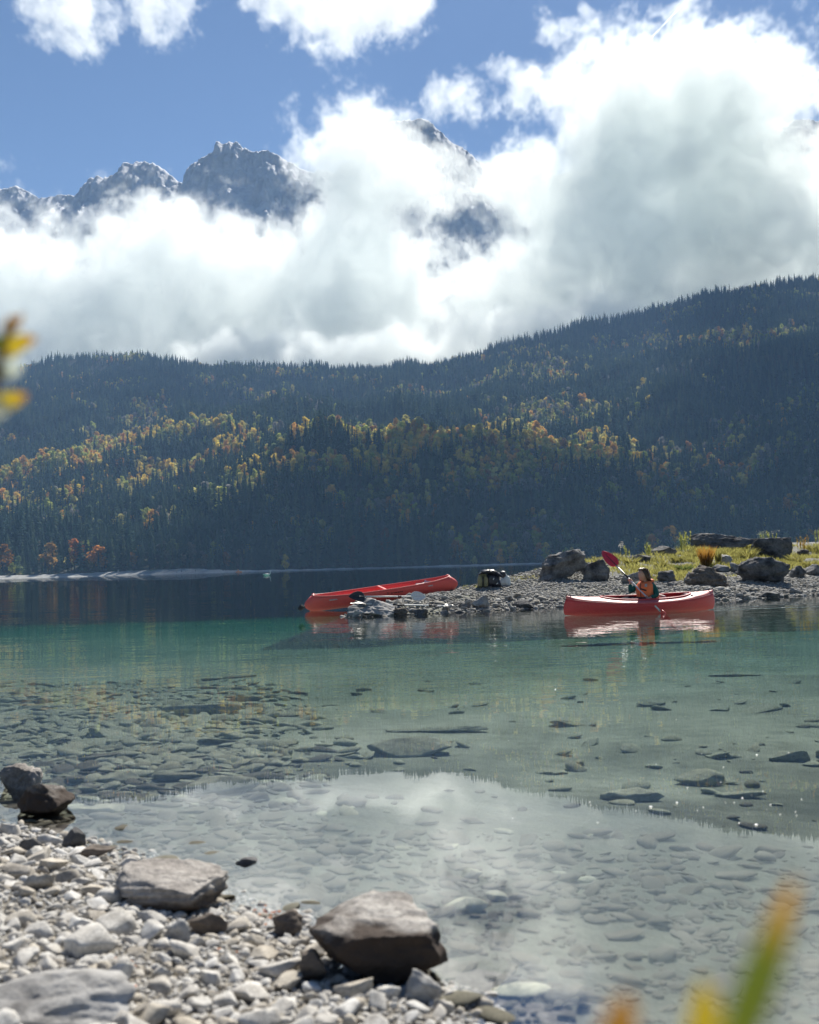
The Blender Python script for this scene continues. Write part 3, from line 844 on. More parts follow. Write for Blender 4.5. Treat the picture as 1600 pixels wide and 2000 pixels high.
# ------------------------------------------------------------------ water
KAYAK_A = on_plane(1098, 1203); KAYAK_B = on_plane(1397, 1190)
def water_mat():
    n = NT('lake_water')
    p = n.pos()
    sx = n.n('ShaderNodeSeparateXYZ'); n.l(p, sx.inputs[0])
    w1 = n.noise(n.mapping(p, (0.8, 1.6, 1)), 2.6, 3, 0.5)
    w2 = n.noise(n.mapping(p, (1.0, 1.5, 1)), 0.55, 3, 0.55)
    w3 = n.noise(n.mapping(p, (0.10, 0.22, 1)), 1.0, 3, 0.55)
    mask = n.ramp(n.noise(n.mapping(p, (0.07, 0.16, 1)), 1.0, 3, 0.5), [(0.36, 0.12), (0.62, 1.0)])
    near = n.n('ShaderNodeMapRange'); n.l(sx.outputs['Y'], near.inputs[0])
    for i, v_ in enumerate((4.0, 16.0, 0.04, 1.0)): near.inputs[1 + i].default_value = v_
    near.interpolation_type = 'SMOOTHSTEP'
    far = n.n('ShaderNodeMapRange'); n.l(sx.outputs['Y'], far.inputs[0])
    for i, v_ in enumerate((20.0, 70.0, 0.0, 1.0)): far.inputs[1 + i].default_value = v_
    hA = n.math('MULTIPLY', n.math('ADD', n.math('MULTIPLY', w1, 0.0055), n.math('MULTIPLY', w2, 0.016)), n.math('MULTIPLY', mask, near.outputs[0]))
    hB = n.math('MULTIPLY', w3, n.math('MULTIPLY', far.outputs[0], 0.06))
    # wake of the kayak: two low ridges that open behind the stern
    kc_ = (KAYAK_A + KAYAK_B) / 2; ang = math.atan2(KAYAK_B.y - KAYAK_A.y, KAYAK_B.x - KAYAK_A.x)
    sb = n.n('ShaderNodeVectorMath', operation='SUBTRACT'); n.l(p, sb.inputs[0]); sb.inputs[1].default_value = kc_
    ro = n.n('ShaderNodeVectorRotate', rotation_type='Z_AXIS'); n.l(sb.outputs[0], ro.inputs['Vector']); ro.inputs['Angle'].default_value = -ang
    xy = n.n('ShaderNodeSeparateXYZ'); n.l(ro.outputs[0], xy.inputs[0])
    wob = n.math('MULTIPLY', n.math('SUBTRACT', w2, 0.5), 0.25)
    arm = n.math('SUBTRACT', n.math('ADD', n.math('ABSOLUTE', xy.outputs['Y']), wob), n.math('ADD', n.math('MULTIPLY', xy.outputs['X'], 0.12), 0.16))
    rid = n.math('POWER', 2.718, n.math('MULTIPLY', n.math('MULTIPLY', arm, arm), -180.0))
    lm = n.math('MULTIPLY', n.math('GREATER_THAN', xy.outputs['X'], -1.2), n.math('SUBTRACT', 1.0, n.math('MULTIPLY', n.math('MAXIMUM', xy.outputs['X'], 0.0), 0.13), True))
    hW = n.math('MULTIPLY', n.math('MULTIPLY', rid, lm), 0.020)
    bmp = n.bump(n.math('ADD', n.math('ADD', hA, hB), hW), 1.0, 1.0)
    ge = n.n('ShaderNodeNewGeometry')
    dt = n.n('ShaderNodeVectorMath', operation='DOT_PRODUCT')
    n.l(ge.outputs['Incoming'], dt.inputs[0]); n.l(bmp, dt.inputs[1])
    cosi = n.math('ABSOLUTE', dt.outputs['Value'])
    sch = n.math('POWER', n.math('SUBTRACT', 1.0, cosi, True), 3.05)
    frv = n.math('ADD', n.math('MULTIPLY', sch, 0.95), 0.05, True)   # Schlick, the same from both sides
    gl = n.n('ShaderNodeBsdfGlossy'); gl.inputs['Roughness'].default_value = 0.0
    n.l(bmp, gl.inputs['Normal'])
    trn = n.n('ShaderNodeBsdfTransparent')
    mx = n.n('ShaderNodeMixShader')
    n.l(frv, mx.inputs[0]); n.l(trn.outputs[0], mx.inputs[1]); n.l(gl.outputs[0], mx.inputs[2])
    va = n.n('ShaderNodeVolumeAbsorption'); va.inputs['Color'].default_value = (0.28, 0.83, 0.72, 1); va.inputs['Density'].default_value = 0.14
    return n.done(mx.outputs[0], va.outputs[0])
WATER_MAT = water_mat()
X0, X1, Y0, Y1, ZB0 = -620, 620, -3.0, SHORE + 8, -11.0
wv_ = [(X0, Y0, 0), (X1, Y0, 0), (X1, Y1, 0), (X0, Y1, 0), (X0, Y0, ZB0), (X1, Y0, ZB0), (X1, Y1, ZB0), (X0, Y1, ZB0)]
wf_ = [(0, 1, 2, 3), (7, 6, 5, 4), (0, 4, 5, 1), (1, 5, 6, 2), (2, 6, 7, 3), (3, 7, 4, 0)]
water = tag(link('lake_water', mesh_from('lake_water', wv_, wf_, False), WATER_MAT), 'calm clear green lake water mirroring the clouds', kind='structure')

# ------------------------------------------------------------------ stones
def n3(p, s, seed=0, oct=4, fn=fbm, rough=0.5):
    x, y, z = p[:, 0] * s, p[:, 1] * s, p[:, 2] * s
    return (fn(x + 1.3, y + z * 0.37, oct, seed, rough) + fn(y + 7.1, z + x * 0.41, oct, seed + 5, rough) + fn(z + 3.7, x + y * 0.29, oct, seed + 9, rough)) / 3
_ico = {}
def ico(sub):
    if sub not in _ico:
        bm = bmesh.new(); bmesh.ops.create_icosphere(bm, subdivisions=sub, radius=1.0)
        bm.verts.ensure_lookup_table()
        _ico[sub] = (np.array([v.co[:] for v in bm.verts]), [tuple(v.index for v in f.verts) for f in bm.faces]); bm.free()
    return _ico[sub]
def rock_points(seed, sub, cuts=9, cut=(0.5, 0.85), lump=0.16, grain=0.05, hard=0.94, strata=0.0, planes=()):
    r = np.random.default_rng(seed)
    P, F_ = ico(sub); P = P.copy()
    off = r.uniform(0, 40, 3)
    P *= (1 + lump * 2.2 * n3(P + off, 1.0, seed, 3))[:, None]
    for i in range(cuts):
        n_ = r.normal(0, 1, 3); n_ /= np.linalg.norm(n_)
        d = P @ n_ - r.uniform(*cut)
        P -= n_[None] * np.maximum(d, 0)[:, None] * hard
    for n_, o_ in planes:
        n_ = np.array(n_, float); n_ /= np.linalg.norm(n_)
        P -= n_[None] * np.maximum(P @ n_ - o_, 0)[:, None] * 0.97
    if strata:
        ax = r.normal(0, .35, 3) + np.array((0, 0, 1.0)); ax /= np.linalg.norm(ax)
        h = P @ ax
        P += (P - ax[None] * h[:, None]) * (strata * vnoise(h * 9 + off[0], h * 0 + n3(P + off, 1.2, seed, 2), seed))[:, None]
    nrm = P / np.linalg.norm(P, axis=1)[:, None]
    P += nrm * (grain * 1.8 * (n3(P + off, 2.6, seed + 3, 5, ridged, 0.6) - 0.4) + grain * 0.5 * n3(P + off, 9.0, seed + 4, 3))[:, None]
    ext = (P.max(0) - P.min(0)) / 2
    P = (P - (P.max(0) + P.min(0)) / 2) / ext
    return P, F_
def rock_mesh(name, seed, sub, **kw):
    P, F_ = rock_points(seed, sub, **kw)
    return mesh_from(name, P, F_)

def stone_mat(name, light, dark, scale=2.0, grain=30.0, rnd_amp=0.35, rough=0.9, bump=0.02, low_tone=None, spec=0.2):
    n = NT(name)
    p = n.obj(); g = n.n('ShaderNodeNewGeometry')
    r = n.rnd()
    cmb = n.n('ShaderNodeVectorMath', operation='ADD')
    n.l(p, cmb.inputs[0])
    rv = n.n('ShaderNodeCombineXYZ'); rr = n.math('MULTIPLY', r, 50.0)
    for k in range(3): n.l(rr, rv.inputs[k])
    n.l(rv.outputs[0], cmb.inputs[1])
    q = cmb.outputs[0]
    a = n.noise(q, scale, 7, 0.62); b = n.noise(q, grain, 4, 0.7)
    mid = tuple((x + y) / 2 for x, y in zip(light, dark))
    c = n.ramp(a, [(0.32, dark), (0.48, mid), (0.66, light)])
    c = n.mix(0.6, c, n.ramp(b, [(0.33, 0.45), (0.65, 1.25)]), 'MULTIPLY')
    e_ = n.n('ShaderNodeTexVoronoi', feature='DISTANCE_TO_EDGE'); e_.inputs['Scale'].default_value = scale * 0.9; n.l(n.mix(0.25, q, n.n('ShaderNodeTexNoise').outputs['Color'], 'ADD'), e_.inputs['Vector'])
    c = n.mix(0.35, c, n.ramp(e_.outputs['Distance'], [(0.0, 0.35), (0.035, 1.0)]), 'MULTIPLY')    # fine dark seams
    if rnd_amp:
        c = n.mix(rnd_amp, c, n.ramp(r, [(0.0, (0.55, 0.51, 0.46)), (0.15, (0.86, 0.79, 0.68)), (0.35, (0.9, 0.88, 0.85)), (0.7, (1.0, 0.99, 0.97)), (1.0, (1.14, 1.15, 1.16))]), 'MULTIPLY')
    if low_tone:
        sc, lo_, hi_ = low_tone           # darker tone over the lower part of the rock, by height and noise
        sz = n.n('ShaderNodeSeparateXYZ'); n.l(n.n('ShaderNodeTexCoord').outputs['Generated'], sz.inputs[0])
        k = n.math('ADD', n.math('MULTIPLY', n.math('SUBTRACT', sz.outputs['Z'], 0.5), 2.0), n.math('MULTIPLY', n.math('SUBTRACT', n.noise(q, scale * 0.8, 5, 0.6), 0.5), 1.9))
        c = n.mix(n.ramp(n.math('ADD', n.math('MULTIPLY', k, 0.5), 0.5), [(lo_, 1.0), (hi_, 0.0)]), c, sc)
    hb = n.math('ADD', n.math('MULTIPLY', a, 0.6), n.math('MULTIPLY', b, 0.25))
    return n.done(n.bsdf(c, rough, n.bump(hb, bump, 1.0), spec))
PEBBLE_MAT = stone_mat('pale_limestone', (0.66, 0.645, 0.61), (0.36, 0.34, 0.31), 0.8, 7.0, 0.85, bump=0.003)
SUNK_MAT = stone_mat('sunken_limestone', (0.44, 0.455, 0.34), (0.32, 0.335, 0.25), 0.9, 6.0, 0.7, bump=0.004)
pebbles = [rock_mesh('stone', 500 + i, 3, cuts=10 + i % 6, cut=(0.38, 0.74), lump=0.12, grain=0.03, hard=0.98) for i in range(12)]
slabs = [rock_mesh('submerged_stone', 540 + i, 3, cuts=9, cut=(0.4, 0.75), lump=0.2, grain=0.04) for i in range(8)]
chips = [rock_mesh('chip', 570 + i, 2, cuts=9, cut=(0.38, 0.74), lump=0.12, grain=0.02) for i in range(8)]
sunk_chips = [rock_mesh('sunk_chip', 590 + i, 2, cuts=7, cut=(0.4, 0.75), lump=0.2, grain=0.03) for i in range(8)]
for m in pebbles + chips: m.materials.append(PEBBLE_MAT)
NEAR_SUNK = stone_mat('brown_algae_stone', (0.16, 0.152, 0.115), (0.105, 0.098, 0.074), 0.9, 6.0, 0.7, bump=0.004)
for m in slabs + sunk_chips: m.materials.append(SUNK_MAT)
near_slabs = [m.copy() for m in slabs]; near_chips = [m.copy() for m in sunk_chips]
for m in near_slabs + near_chips: m.name = 'near_' + m.name; m.materials[0] = NEAR_SUNK

class Packer:
    def __init__(s, cell): s.c = cell; s.g = {}
    def ok(s, x, y, r, gap=0.8):
        i, j = int(x // s.c), int(y // s.c); k = int(math.ceil((r * 2.2) / s.c)) + 1
        for a in range(i - k, i + k + 1):
            for b in range(j - k, j + k + 1):
                for (X, Y, R_) in s.g.get((a, b), ()):
                    if (x - X) ** 2 + (y - Y) ** 2 < ((r + R_) * gap) ** 2: return False
        return True
    def add(s, x, y, r): s.g.setdefault((int(x // s.c), int(y // s.c)), []).append((x, y, r))
# ------------------------------------------------------------------ boulders
def boulder_on(name, px, top, base, w, mat, label, seed, depth=0.8, sub=4, z=None, sink=0.18, cat='boulder', turn=0.0, flat=None, **kw):
    """a boulder that stands on the ground met by the ray through (px, base); w, top are its width and top row in the photograph"""
    v = hit_ground(px, base) if z is None else on_plane(px, base, z)
    d = v.y
    wid = w * d / FPX
    hh = (base - top) * d / FPX * 1.02
    P, F_ = rock_points(seed, sub, **kw)
    hz = hh / (2 - 2 * sink) * 1.0
    Pm = P * np.array([wid / 2, wid / 2 * depth, hz])
    me = mesh_from(name, Pm, F_)
    me.materials.append(mat)
    o = link(name, me)
    o.location = (v.x, d + wid / 2 * depth * 0.75, v.z + hz * (1 - 2 * sink))
    o.rotation_euler = (0, 0, turn)
    return tag(o, label, cat, 'boulders')
DARK_ROCK = stone_mat('weathered_grey_rock', (0.31, 0.305, 0.295), (0.042, 0.042, 0.044), 3.4, 22.0, 0.3, bump=0.05)
DARKER_ROCK = stone_mat('dark_lichen_rock', (0.20, 0.195, 0.19), (0.028, 0.028, 0.031), 3.4, 22.0, 0.3, bump=0.05)
BROWN_ROCK = stone_mat('brown_rock', (0.20, 0.165, 0.135), (0.07, 0.058, 0.05), 2.5, 20.0, 0.2, bump=0.02)
PALE_ROCK = stone_mat('pale_rock', (0.46, 0.45, 0.43), (0.17, 0.165, 0.16), 3.0, 25.0, 0.2, bump=0.02)
for (px, top, base, w, mat, dep, seed, cuts, lb) in [
    (1106, 1074, 1134, 98, DARK_ROCK, 0.75, 701, 8, 'large rounded grey boulder standing leftmost on the gravel spit'),
    (1165, 1094, 1137, 58, DARK_ROCK, 0.8, 702, 8, 'smaller grey boulder leaning against the right of the leftmost large one'),
    (1070, 1123, 1136, 30, DARK_ROCK, 0.8, 703, 6, 'low grey rock at the left foot of the leftmost large boulder'),
    (1388, 1104, 1148, 90, BROWN_ROCK, 0.7, 704, 9, 'broad brownish boulder with sloping top behind the stern of the kayak'),
    (1351, 1116, 1143, 26, DARK_ROCK, 0.9, 705, 7, 'narrow grey rock tucked against the left of the brownish boulder'),
    (1500, 1088, 1142, 104, DARKER_ROCK, 0.7, 706, 9, 'big dark cracked boulder nearest the water on the right of the spit'),
    (1564, 1105, 1132, 32, DARK_ROCK, 0.9, 707, 8, 'block of dark rock right beside the big cracked boulder'),
    (1596, 1102, 1126, 40, DARK_ROCK, 0.8, 708, 8, 'dark block cut by the right edge of the picture'),
    (1418, 1040, 1072, 126, DARKER_ROCK, 0.6, 709, 9, 'long flat dark slab on the crest of the grassy spit'),
    (1514, 1050, 1093, 80, DARKER_ROCK, 0.75, 710, 8, 'bulky dark boulder with plants on top behind the cracked one'),
    (1474, 1078, 1092, 24, DARKER_ROCK, 0.8, 711, 8, 'small dark rock at the left foot of the bulky boulder with plants'),
    (1416, 1083, 1104, 34, PALE_ROCK, 0.8, 712, 10, 'pale angular rock beside the orange grass tuft'),
    (1408, 1102, 1117, 46, DARK_ROCK, 0.7, 713, 9, 'flat grey rock behind the top of the brownish boulder'),
    (1438, 1099, 1119, 20, DARK_ROCK, 0.8, 714, 8, 'upright small rock between the brownish and the cracked boulder'),
    (1455, 1097, 1113, 24, PALE_ROCK, 0.8, 715, 9, 'small pale rock behind the left shoulder of the cracked boulder'),
    (1304, 1114, 1139, 36, DARK_ROCK, 0.85, 716, 9, 'pointed grey rock just right of the paddler on the gravel'),
    (1249, 1117, 1133, 34, DARK_ROCK, 0.8, 717, 8, 'grey rock half hidden behind the head of the paddler'),
    (1228, 1123, 1142, 28, DARK_ROCK, 0.8, 718, 9, 'grey rock behind the upper hand of the paddler'),
    (1256, 1083, 1099, 38, DARK_ROCK, 0.7, 719, 8, 'rounded rock in the grass above the head of the paddler'),
    (1299, 1066, 1086, 50, DARK_ROCK, 0.7, 720, 8, 'brownish grey hump of rock beside the tall reeds'),
    (1504, 1154, 1170, 48, DARK_ROCK, 0.7, 721, 7, 'low flat grey rock at the water on the right of the spit'),
    (1556, 1147, 1162, 26, DARK_ROCK, 0.8, 722, 9, 'small angular rock on the gravel near the right edge'),
    (1025, 1171, 1188, 46, DARKER_ROCK, 0.7, 723, 8, 'dark low rock at the water left of the kayak bow'),
    (1571, 1073, 1085, 24, BROWN_ROCK, 0.8, 724, 8, 'reddish brown stone in the grass near the right edge'),
    (1320, 1136, 1147, 26, DARK_ROCK, 0.8, 725, 8, 'small stone at the foot of the pointed grey rock'),
    (1286, 1140, 1152, 36, DARK_ROCK, 0.8, 726, 8, 'low stone behind the back of the paddler'),
    (726, 1168, 1206, 96, PALE_ROCK, 0.75, 727, 7, 'sloping pale rock under the shadow dark paddle blade at the tip of the spit'),
    (780, 1188, 1206, 36, BROWN_ROCK, 0.8, 728, 9, 'brown block of rock at the water in front of the canoe'),
    (821, 1190, 1206, 30, DARKER_ROCK, 0.8, 729, 9, 'dark pointed stone at the water right of the brown block'),
    (893, 1193, 1207, 40, DARKER_ROCK, 0.8, 730, 8, 'dark low stone at the water below the canoe bow'),
    (868, 1192, 1204, 24, DARK_ROCK, 0.8, 731, 8, 'small grey stone at the water below the canoe bow'),
    (939, 1164, 1190, 36, PALE_ROCK, 0.8, 732, 10, 'pale upright block of rock on the gravel below the bag'),
    (908, 1178, 1190, 26, DARK_ROCK, 0.8, 733, 9, 'dark stone left of the pale upright block'),
    (953, 1190, 1203, 22, PALE_ROCK, 0.8, 734, 9, 'pale stone at the water below the pale upright block'),
    (700, 1190, 1208, 24, PALE_ROCK, 0.8, 735, 8, 'outermost pale stone at the tip of the spit'),
    (589, 1181, 1191, 14, DARKER_ROCK, 0.8, 736, 8, 'dark little rock in the water at the stern of the canoe'),
    (1462, 1147, 1158, 26, DARK_ROCK, 0.8, 738, 9, 'small dark stone below the cracked boulder'),
    (1412, 1160, 1173, 22, DARKER_ROCK, 0.8, 739, 9, 'dark stone at the water beside the kayak stern')]:
    boulder_on('boulder', px, top, base, w * 1.04, mat, lb, seed, dep, 5 if w > 50 else 4, sink=0.16, cuts=cuts + 5, cut=(0.42, 0.85), lump=0.22, grain=0.12, strata=0.08, turn=0.0)

# foreground rocks
LOW_DARK = (0.035, 0.028, 0.022)
FG_ROCK = stone_mat('shore_rock', (0.46, 0.435, 0.40), (0.13, 0.11, 0.095), 6.0, 50.0, 0.0, bump=0.028, low_tone=((0.060, 0.045, 0.036), 0.74, 0.87))
FG_ROCK2 = stone_mat('shore_rock_pale', (0.43, 0.40, 0.365), (0.15, 0.13, 0.115), 5.0, 50.0, 0.0, bump=0.028, low_tone=((0.085, 0.068, 0.055), 0.30, 0.55))
def fg(px, top, base, w, mat, dep, seed, lb, cat='rock', sub=5, sink=0.12, z=None, **kw):
    kk = dict(cuts=12, cut=(0.45, 0.8), lump=0.2, grain=0.09, strata=0.06); kk.update(kw)
    return boulder_on('rock', px, top, base, w, mat, lb, seed, dep, sub, z=z, sink=sink, cat=cat, **kk)
big = fg(738, 1800, 1930, 275, FG_ROCK, 0.9, 831, 'big dark brown rock with a pale top at the water in the foreground', sink=0.10, cuts=5, cut=(0.7, 0.9), lump=0.14, planes=[((0.05, -0.22, 1), .50), ((0.12, -1, -.12), .62), ((1, -.15, .05), .82), ((-.75, -.45, -.55), .60), ((-.55, .1, .9), .72), ((.1, 1, .2), .8)])
midr = fg(316, 1712, 1780, 225, FG_ROCK2, 0.9, 842, 'pale notched rock sloping into the water in the left foreground', sink=0.22, cuts=6, cut=(0.65, 0.9), planes=[((.30, -.25, 1), .48), ((-.25, -1, .1), .62), ((.9, -.3, .45), .72), ((-.9, -.2, .2), .8), ((-.3, -.8, .75), .66)])
fg(34, 1499, 1568, 84, FG_ROCK2, 0.8, 803, 'pale rock behind, the upper one of the pair at the left edge')
pairr = fg(72, 1536, 1604, 112, FG_ROCK, 0.9, 857, 'dark brown rock in front, the lower one of the pair at the left edge')
cornr = fg(70, 1948, 2010, 350, PALE_ROCK, 0.8, 805, 'broad flat blurred rock in the bottom left corner', sink=0.42, cuts=5, lump=0.1)
fg(140, 1621, 1658, 48, DARKER_ROCK, 0.8, 806, 'small dark pyramid shaped stone at the waterline left of the notched rock', sub=4)
fg(56, 1640, 1665, 44, DARKER_ROCK, 0.8, 807, 'dark wet stone at the waterline below the pair of rocks', sub=4)
fg(190, 1655, 1680, 70, BROWN_ROCK, 0.8, 808, 'low brown stone touching the left of the notched rock', sub=4)
fg(480, 1676, 1698, 52, DARKER_ROCK, 0.8, 809, 'lone small dark wet stone poking out of the white reflection', sub=4, z=-0.02)
fg(560, 1788, 1832, 60, BROWN_ROCK, 0.8, 810, 'brown wet stone left of the big dark rock', sub=4)
fangl = fg(828, 1905, 1960, 75, PALE_ROCK, 0.8, 811, 'pale angular stone at the right foot of the big dark rock', sub=4)
fg(690, 1868, 1910, 44, PALE_ROCK, 0.9, 812, 'pale cube shaped stone in front of the left end of the big dark rock', sub=4, cuts=14)
fg(612, 1860, 1920, 54, BROWN_ROCK, 0.9, 813, 'tan rounded stone left of the pale cube shaped one', sub=4)
sqr = fg(345, 1800, 1845, 56, PALE_ROCK, 0.7, 814, 'squared pale stone below the notched rock', sub=4, cuts=14)
fg(405, 1790, 1828, 74, BROWN_ROCK, 0.6, 815, 'brownish brick shaped stone right of the squared pale stone', sub=4, cuts=14)

# sunken rocks that one can tell apart
def sunk(px, top, base, w, lb, seed, dep=0.8, cat='rock', mat=None, **kw):
    kk = dict(cuts=9, cut=(0.45, 0.8), lump=0.2, grain=0.05, sink=0.2); kk.update(kw)
    return boulder_on('submerged_rock', px, base - (base - top) * 0.62, base, w, mat or SUNK_MAT2, lb, seed, dep, 4, cat=cat, **kk)
SUNK_MAT2 = stone_mat('algae_rock', (0.46, 0.47, 0.35), (0.30, 0.31, 0.23), 3.0, 25.0, 0.2, bump=0.015)
for a in [(395, 1362, 1400, 168, 'long dark sunken rock in the green water left of centre', 901, 0.4),
          (800, 1430, 1478, 168, 'broad sunken boulder in the middle of the lake shallows', 902, 0.6),
          (852, 1416, 1432, 210, 'long thin sunken slab behind the broad sunken boulder', 903, 0.25),
          (425, 1504, 1556, 150, 'tan sunken boulder whose top almost breaks the surface', 904, 0.7),
          (1372, 1492, 1536, 96, 'rounded sunken boulder in the right shallows', 905, 0.7),
          (1240, 1534, 1568, 130, 'flat sunken slab left of the rounded sunken boulder', 906, 0.5),
          (1545, 1455, 1488, 80, 'slanting sunken stone near the right edge', 907, 0.6),
          (1275, 1365, 1380, 60, 'small sunken stone heap far out on the right', 908, 0.6),
          (1440, 1310, 1322, 110, 'dark sunken streak of rock farthest out on the right', 909, 0.3),
          (225, 1500, 1530, 90, 'flat sunken slab right of the rock pair at the left edge', 910, 0.6),
          (180, 1568, 1592, 110, 'dark sunken slab against the rock pair at the left edge', 911, 0.5),
          (920, 1690, 1720, 50, 'mossy sunken stone in the white cloud reflection', 912, 0.7),
          (905, 1745, 1785, 100, 'sunken tan block right behind the big dark rock', 913, 0.6),
          (972, 1735, 1762, 44, 'green tufted sunken stone right of the tan block', 914, 0.7),
          (1450, 1540, 1560, 100, 'narrow sunken slab right of the rounded sunken boulder', 915, 0.3),
          (1080, 1500, 1514, 64, 'small dark sunken stone in the middle right shallows', 916, 0.6),
          (1020, 1928, 1950, 120, 'dark mossy sunken rock at the bottom of the picture', 917, 0.6)]:
    sunk(a[0], a[1], a[2], a[3], a[4], a[5], a[6])

# ---- loose stones of the near shore: big ones first, then smaller ones between them
pk = Packer(0.06)
for o in bpy.data.objects:
    if o.name.startswith(('rock', 'submerged_rock')):
        dm = o.dimensions
        if o.location.y < 14: pk.add(o.location.x, o.location.y, max(o.data.vertices, key=lambda v: v.co.x).co.x * 0.8)
def scatter_spot(y0, y1, wet):
    y = y0 * (y1 / y0) ** rng.random()
    x = rng.uniform(-0.43, 0.43) * y
    return x, y
stones = []
tries = 0
while len(stones) < 300 and tries < 60000:
    tries += 1
    x, y = scatter_spot(1.85, 4.6, False)
    r = rng.uniform(0.022, 0.040) if rng.random() < 0.8 else rng.uniform(0.036, 0.052)
    if len(stones) > 130: r = rng.uniform(0.014, 0.026)
    s = float(signed(np.array([x]), np.array([y]), SHORE_W)[0])
    if s < 0.0 or not pk.ok(x, y, r, 0.86): continue
    pk.add(x, y, r); stones.append((x, y, r))
gz = land_z(np.array([s[0] for s in stones]), np.array([s[1] for s in stones]))
LAND_MARKS = [(o.location.x, o.location.y, w_) for o, w_ in ((big, 'the big dark brown rock'), (midr, 'the pale notched rock'), (pairr, 'the left edge pair of rocks'), (cornr, 'the flat bottom left rock'), (sqr, 'the squared pale stone'), (fangl, 'the foot of the big dark rock'))]
def near_what(x, y):
    return 'loose pale limestone cobble lying near %s' % min(LAND_MARKS, key=lambda l: (l[0] - x) ** 2 + (l[1] - y) ** 2)[2]
for i, ((x, y, r), z) in enumerate(zip(stones, gz)):
    o = link('stone', pebbles[i % 12])
    a = rng.uniform(0.62, 0.95); b = rng.uniform(0.45, 0.8)
    o.scale = (r * 1.15, r * 1.15 * a, r * b)
    o.rotation_euler = (rng.gauss(0, .22), rng.gauss(0, .22), rng.uniform(0, 6.28))
    o.location = (x, y, float(z) + r * b * 0.45)
    tag(o, near_what(x, y), 'stone', 'loose stones on the near shore')
def fill_spots(n, y0, y1, rmin, rmax, test, packer, gap=0.78, maxtry=200000, power=2.0):
    out = []; k = 0
    B = 4000
    while len(out) < n and k < maxtry:
        ys = y0 * (y1 / y0) ** nrng.random(B); xs = nrng.uniform(-0.44, 0.44, B) * ys
        rs = rmin + (rmax - rmin) * nrng.random(B) ** power
        good = test(xs, ys)
        for x, y, r, g in zip(xs, ys, rs, good):
            k += 1
            if g and packer.ok(x, y, r, gap):
                packer.add(x, y, r); out.append((x, y, r))
                if len(out) >= n: break
    return np.array(out)
on_land = lambda x, y: signed(x, y, SHORE_W) > -0.12
gr = fill_spots(5200, 1.8, 4.7, 0.006, 0.02, on_land, pk, 0.8, 90000)
k = len(gr)
bsc = nrng.uniform(.55, .9, k)
instancer('gravel', chips, None, np.stack([gr[:, 0], gr[:, 1], land_z(gr[:, 0], gr[:, 1]) + gr[:, 2] * .25], 1), nrng.integers(0, 8, k),
          np.stack([gr[:, 2] * 1.2, gr[:, 2] * nrng.uniform(.75, 1.1, k), gr[:, 2] * bsc], 1), np.stack([nrng.normal(0, .3, k), nrng.normal(0, .3, k), nrng.uniform(0, 6.28, k)], 1), None,
          'pale gravel filling the gaps between the stones of the near shore')
print('stones', len(stones), 'gravel', k)

# ---- stones on the lake floor
pk2 = Packer(0.12)
for o in bpy.data.objects:
    if o.name.startswith(('rock', 'submerged_rock')) and o.location.y < 20: pk2.add(o.location.x, o.location.y, max(v.co.x for v in o.data.vertices) * 0.85)
def stony(x, y):
    s = signed(x, y, SHORE_W)
    px = 800 + FPX * x / y
    dens = 1.5 * np.clip((640 - px) / 420, 0.006, 1) * np.clip((15.5 - y) / 8.0, 0, 1) ** 1.4 + 0.003 * (y < 17) + np.clip((4.6 - y) / 1.2, 0, 1)
    dens = dens * (0.55 + 1.5 * np.clip(fbm(x / 1.1, y / 1.1, 3, 95) + 0.25, 0, 1))
    return (s < -0.04) & (nrng.random(x.shape) < dens)
big_s = fill_spots(230, 2.2, 16, 0.07, 0.2, stony, pk2, 0.8, 2600, 1.6)
for i, (x, y, r) in enumerate(big_s):
    r = r * min(1.0, max(0.27, 0.27 + 0.11 * (y - 3.2)))
    o = link('submerged_stone', (near_slabs if y + rng.gauss(0, .8) < 5.8 else slabs)[i % 8])
    b = rng.uniform(0.14, 0.27)
    o.scale = (r * 1.3, r * rng.uniform(.7, 1.0), r * b)
    o.rotation_euler = (rng.gauss(0, .1), rng.gauss(0, .1), rng.gauss(0, 0.5))
    o.location = (x, y, min(float(bed_z(np.array([x]), np.array([y]))[0]) + r * b * 0.35, -0.012 - r * b))
    tag(o, 'flat %s stone lying on the lake floor %s' % ('brown' if 'near' in o.data.name else 'greenish', 'off the pair of rocks at left' if x / y < -.14 else 'in the middle of the shallows' if x / y < .12 else 'in the right shallows'), 'stone', 'flat stones on the lake floor')
sm = fill_spots(13000, 1.9, 14.0, 0.008, 0.055, stony, pk2, 0.75, 60000, 2.0)
sm[:, 2] *= (0.6 + 0.11 * np.minimum(sm[:, 1], 9))
print('sm', len(sm)); k = len(sm); bsc = nrng.uniform(.25, .45, k)
instancer('lake_gravel', sunk_chips + near_chips, None, np.stack([sm[:, 0], sm[:, 1], bed_z(sm[:, 0], sm[:, 1]) + sm[:, 2] * .15], 1), nrng.integers(0, 8, k) + 8 * (sm[:, 1] + nrng.normal(0, .8, k) < 5.8),
          np.stack([sm[:, 2] * 1.3, sm[:, 2] * nrng.uniform(.75, 1.1, k), sm[:, 2] * bsc], 1), np.stack([nrng.normal(0, .15, k), nrng.normal(0, .15, k), nrng.uniform(0, 6.28, k)], 1), None,
          'greenish gravel and small stones covering the lake floor')
print('sunken', len(big_s), k)

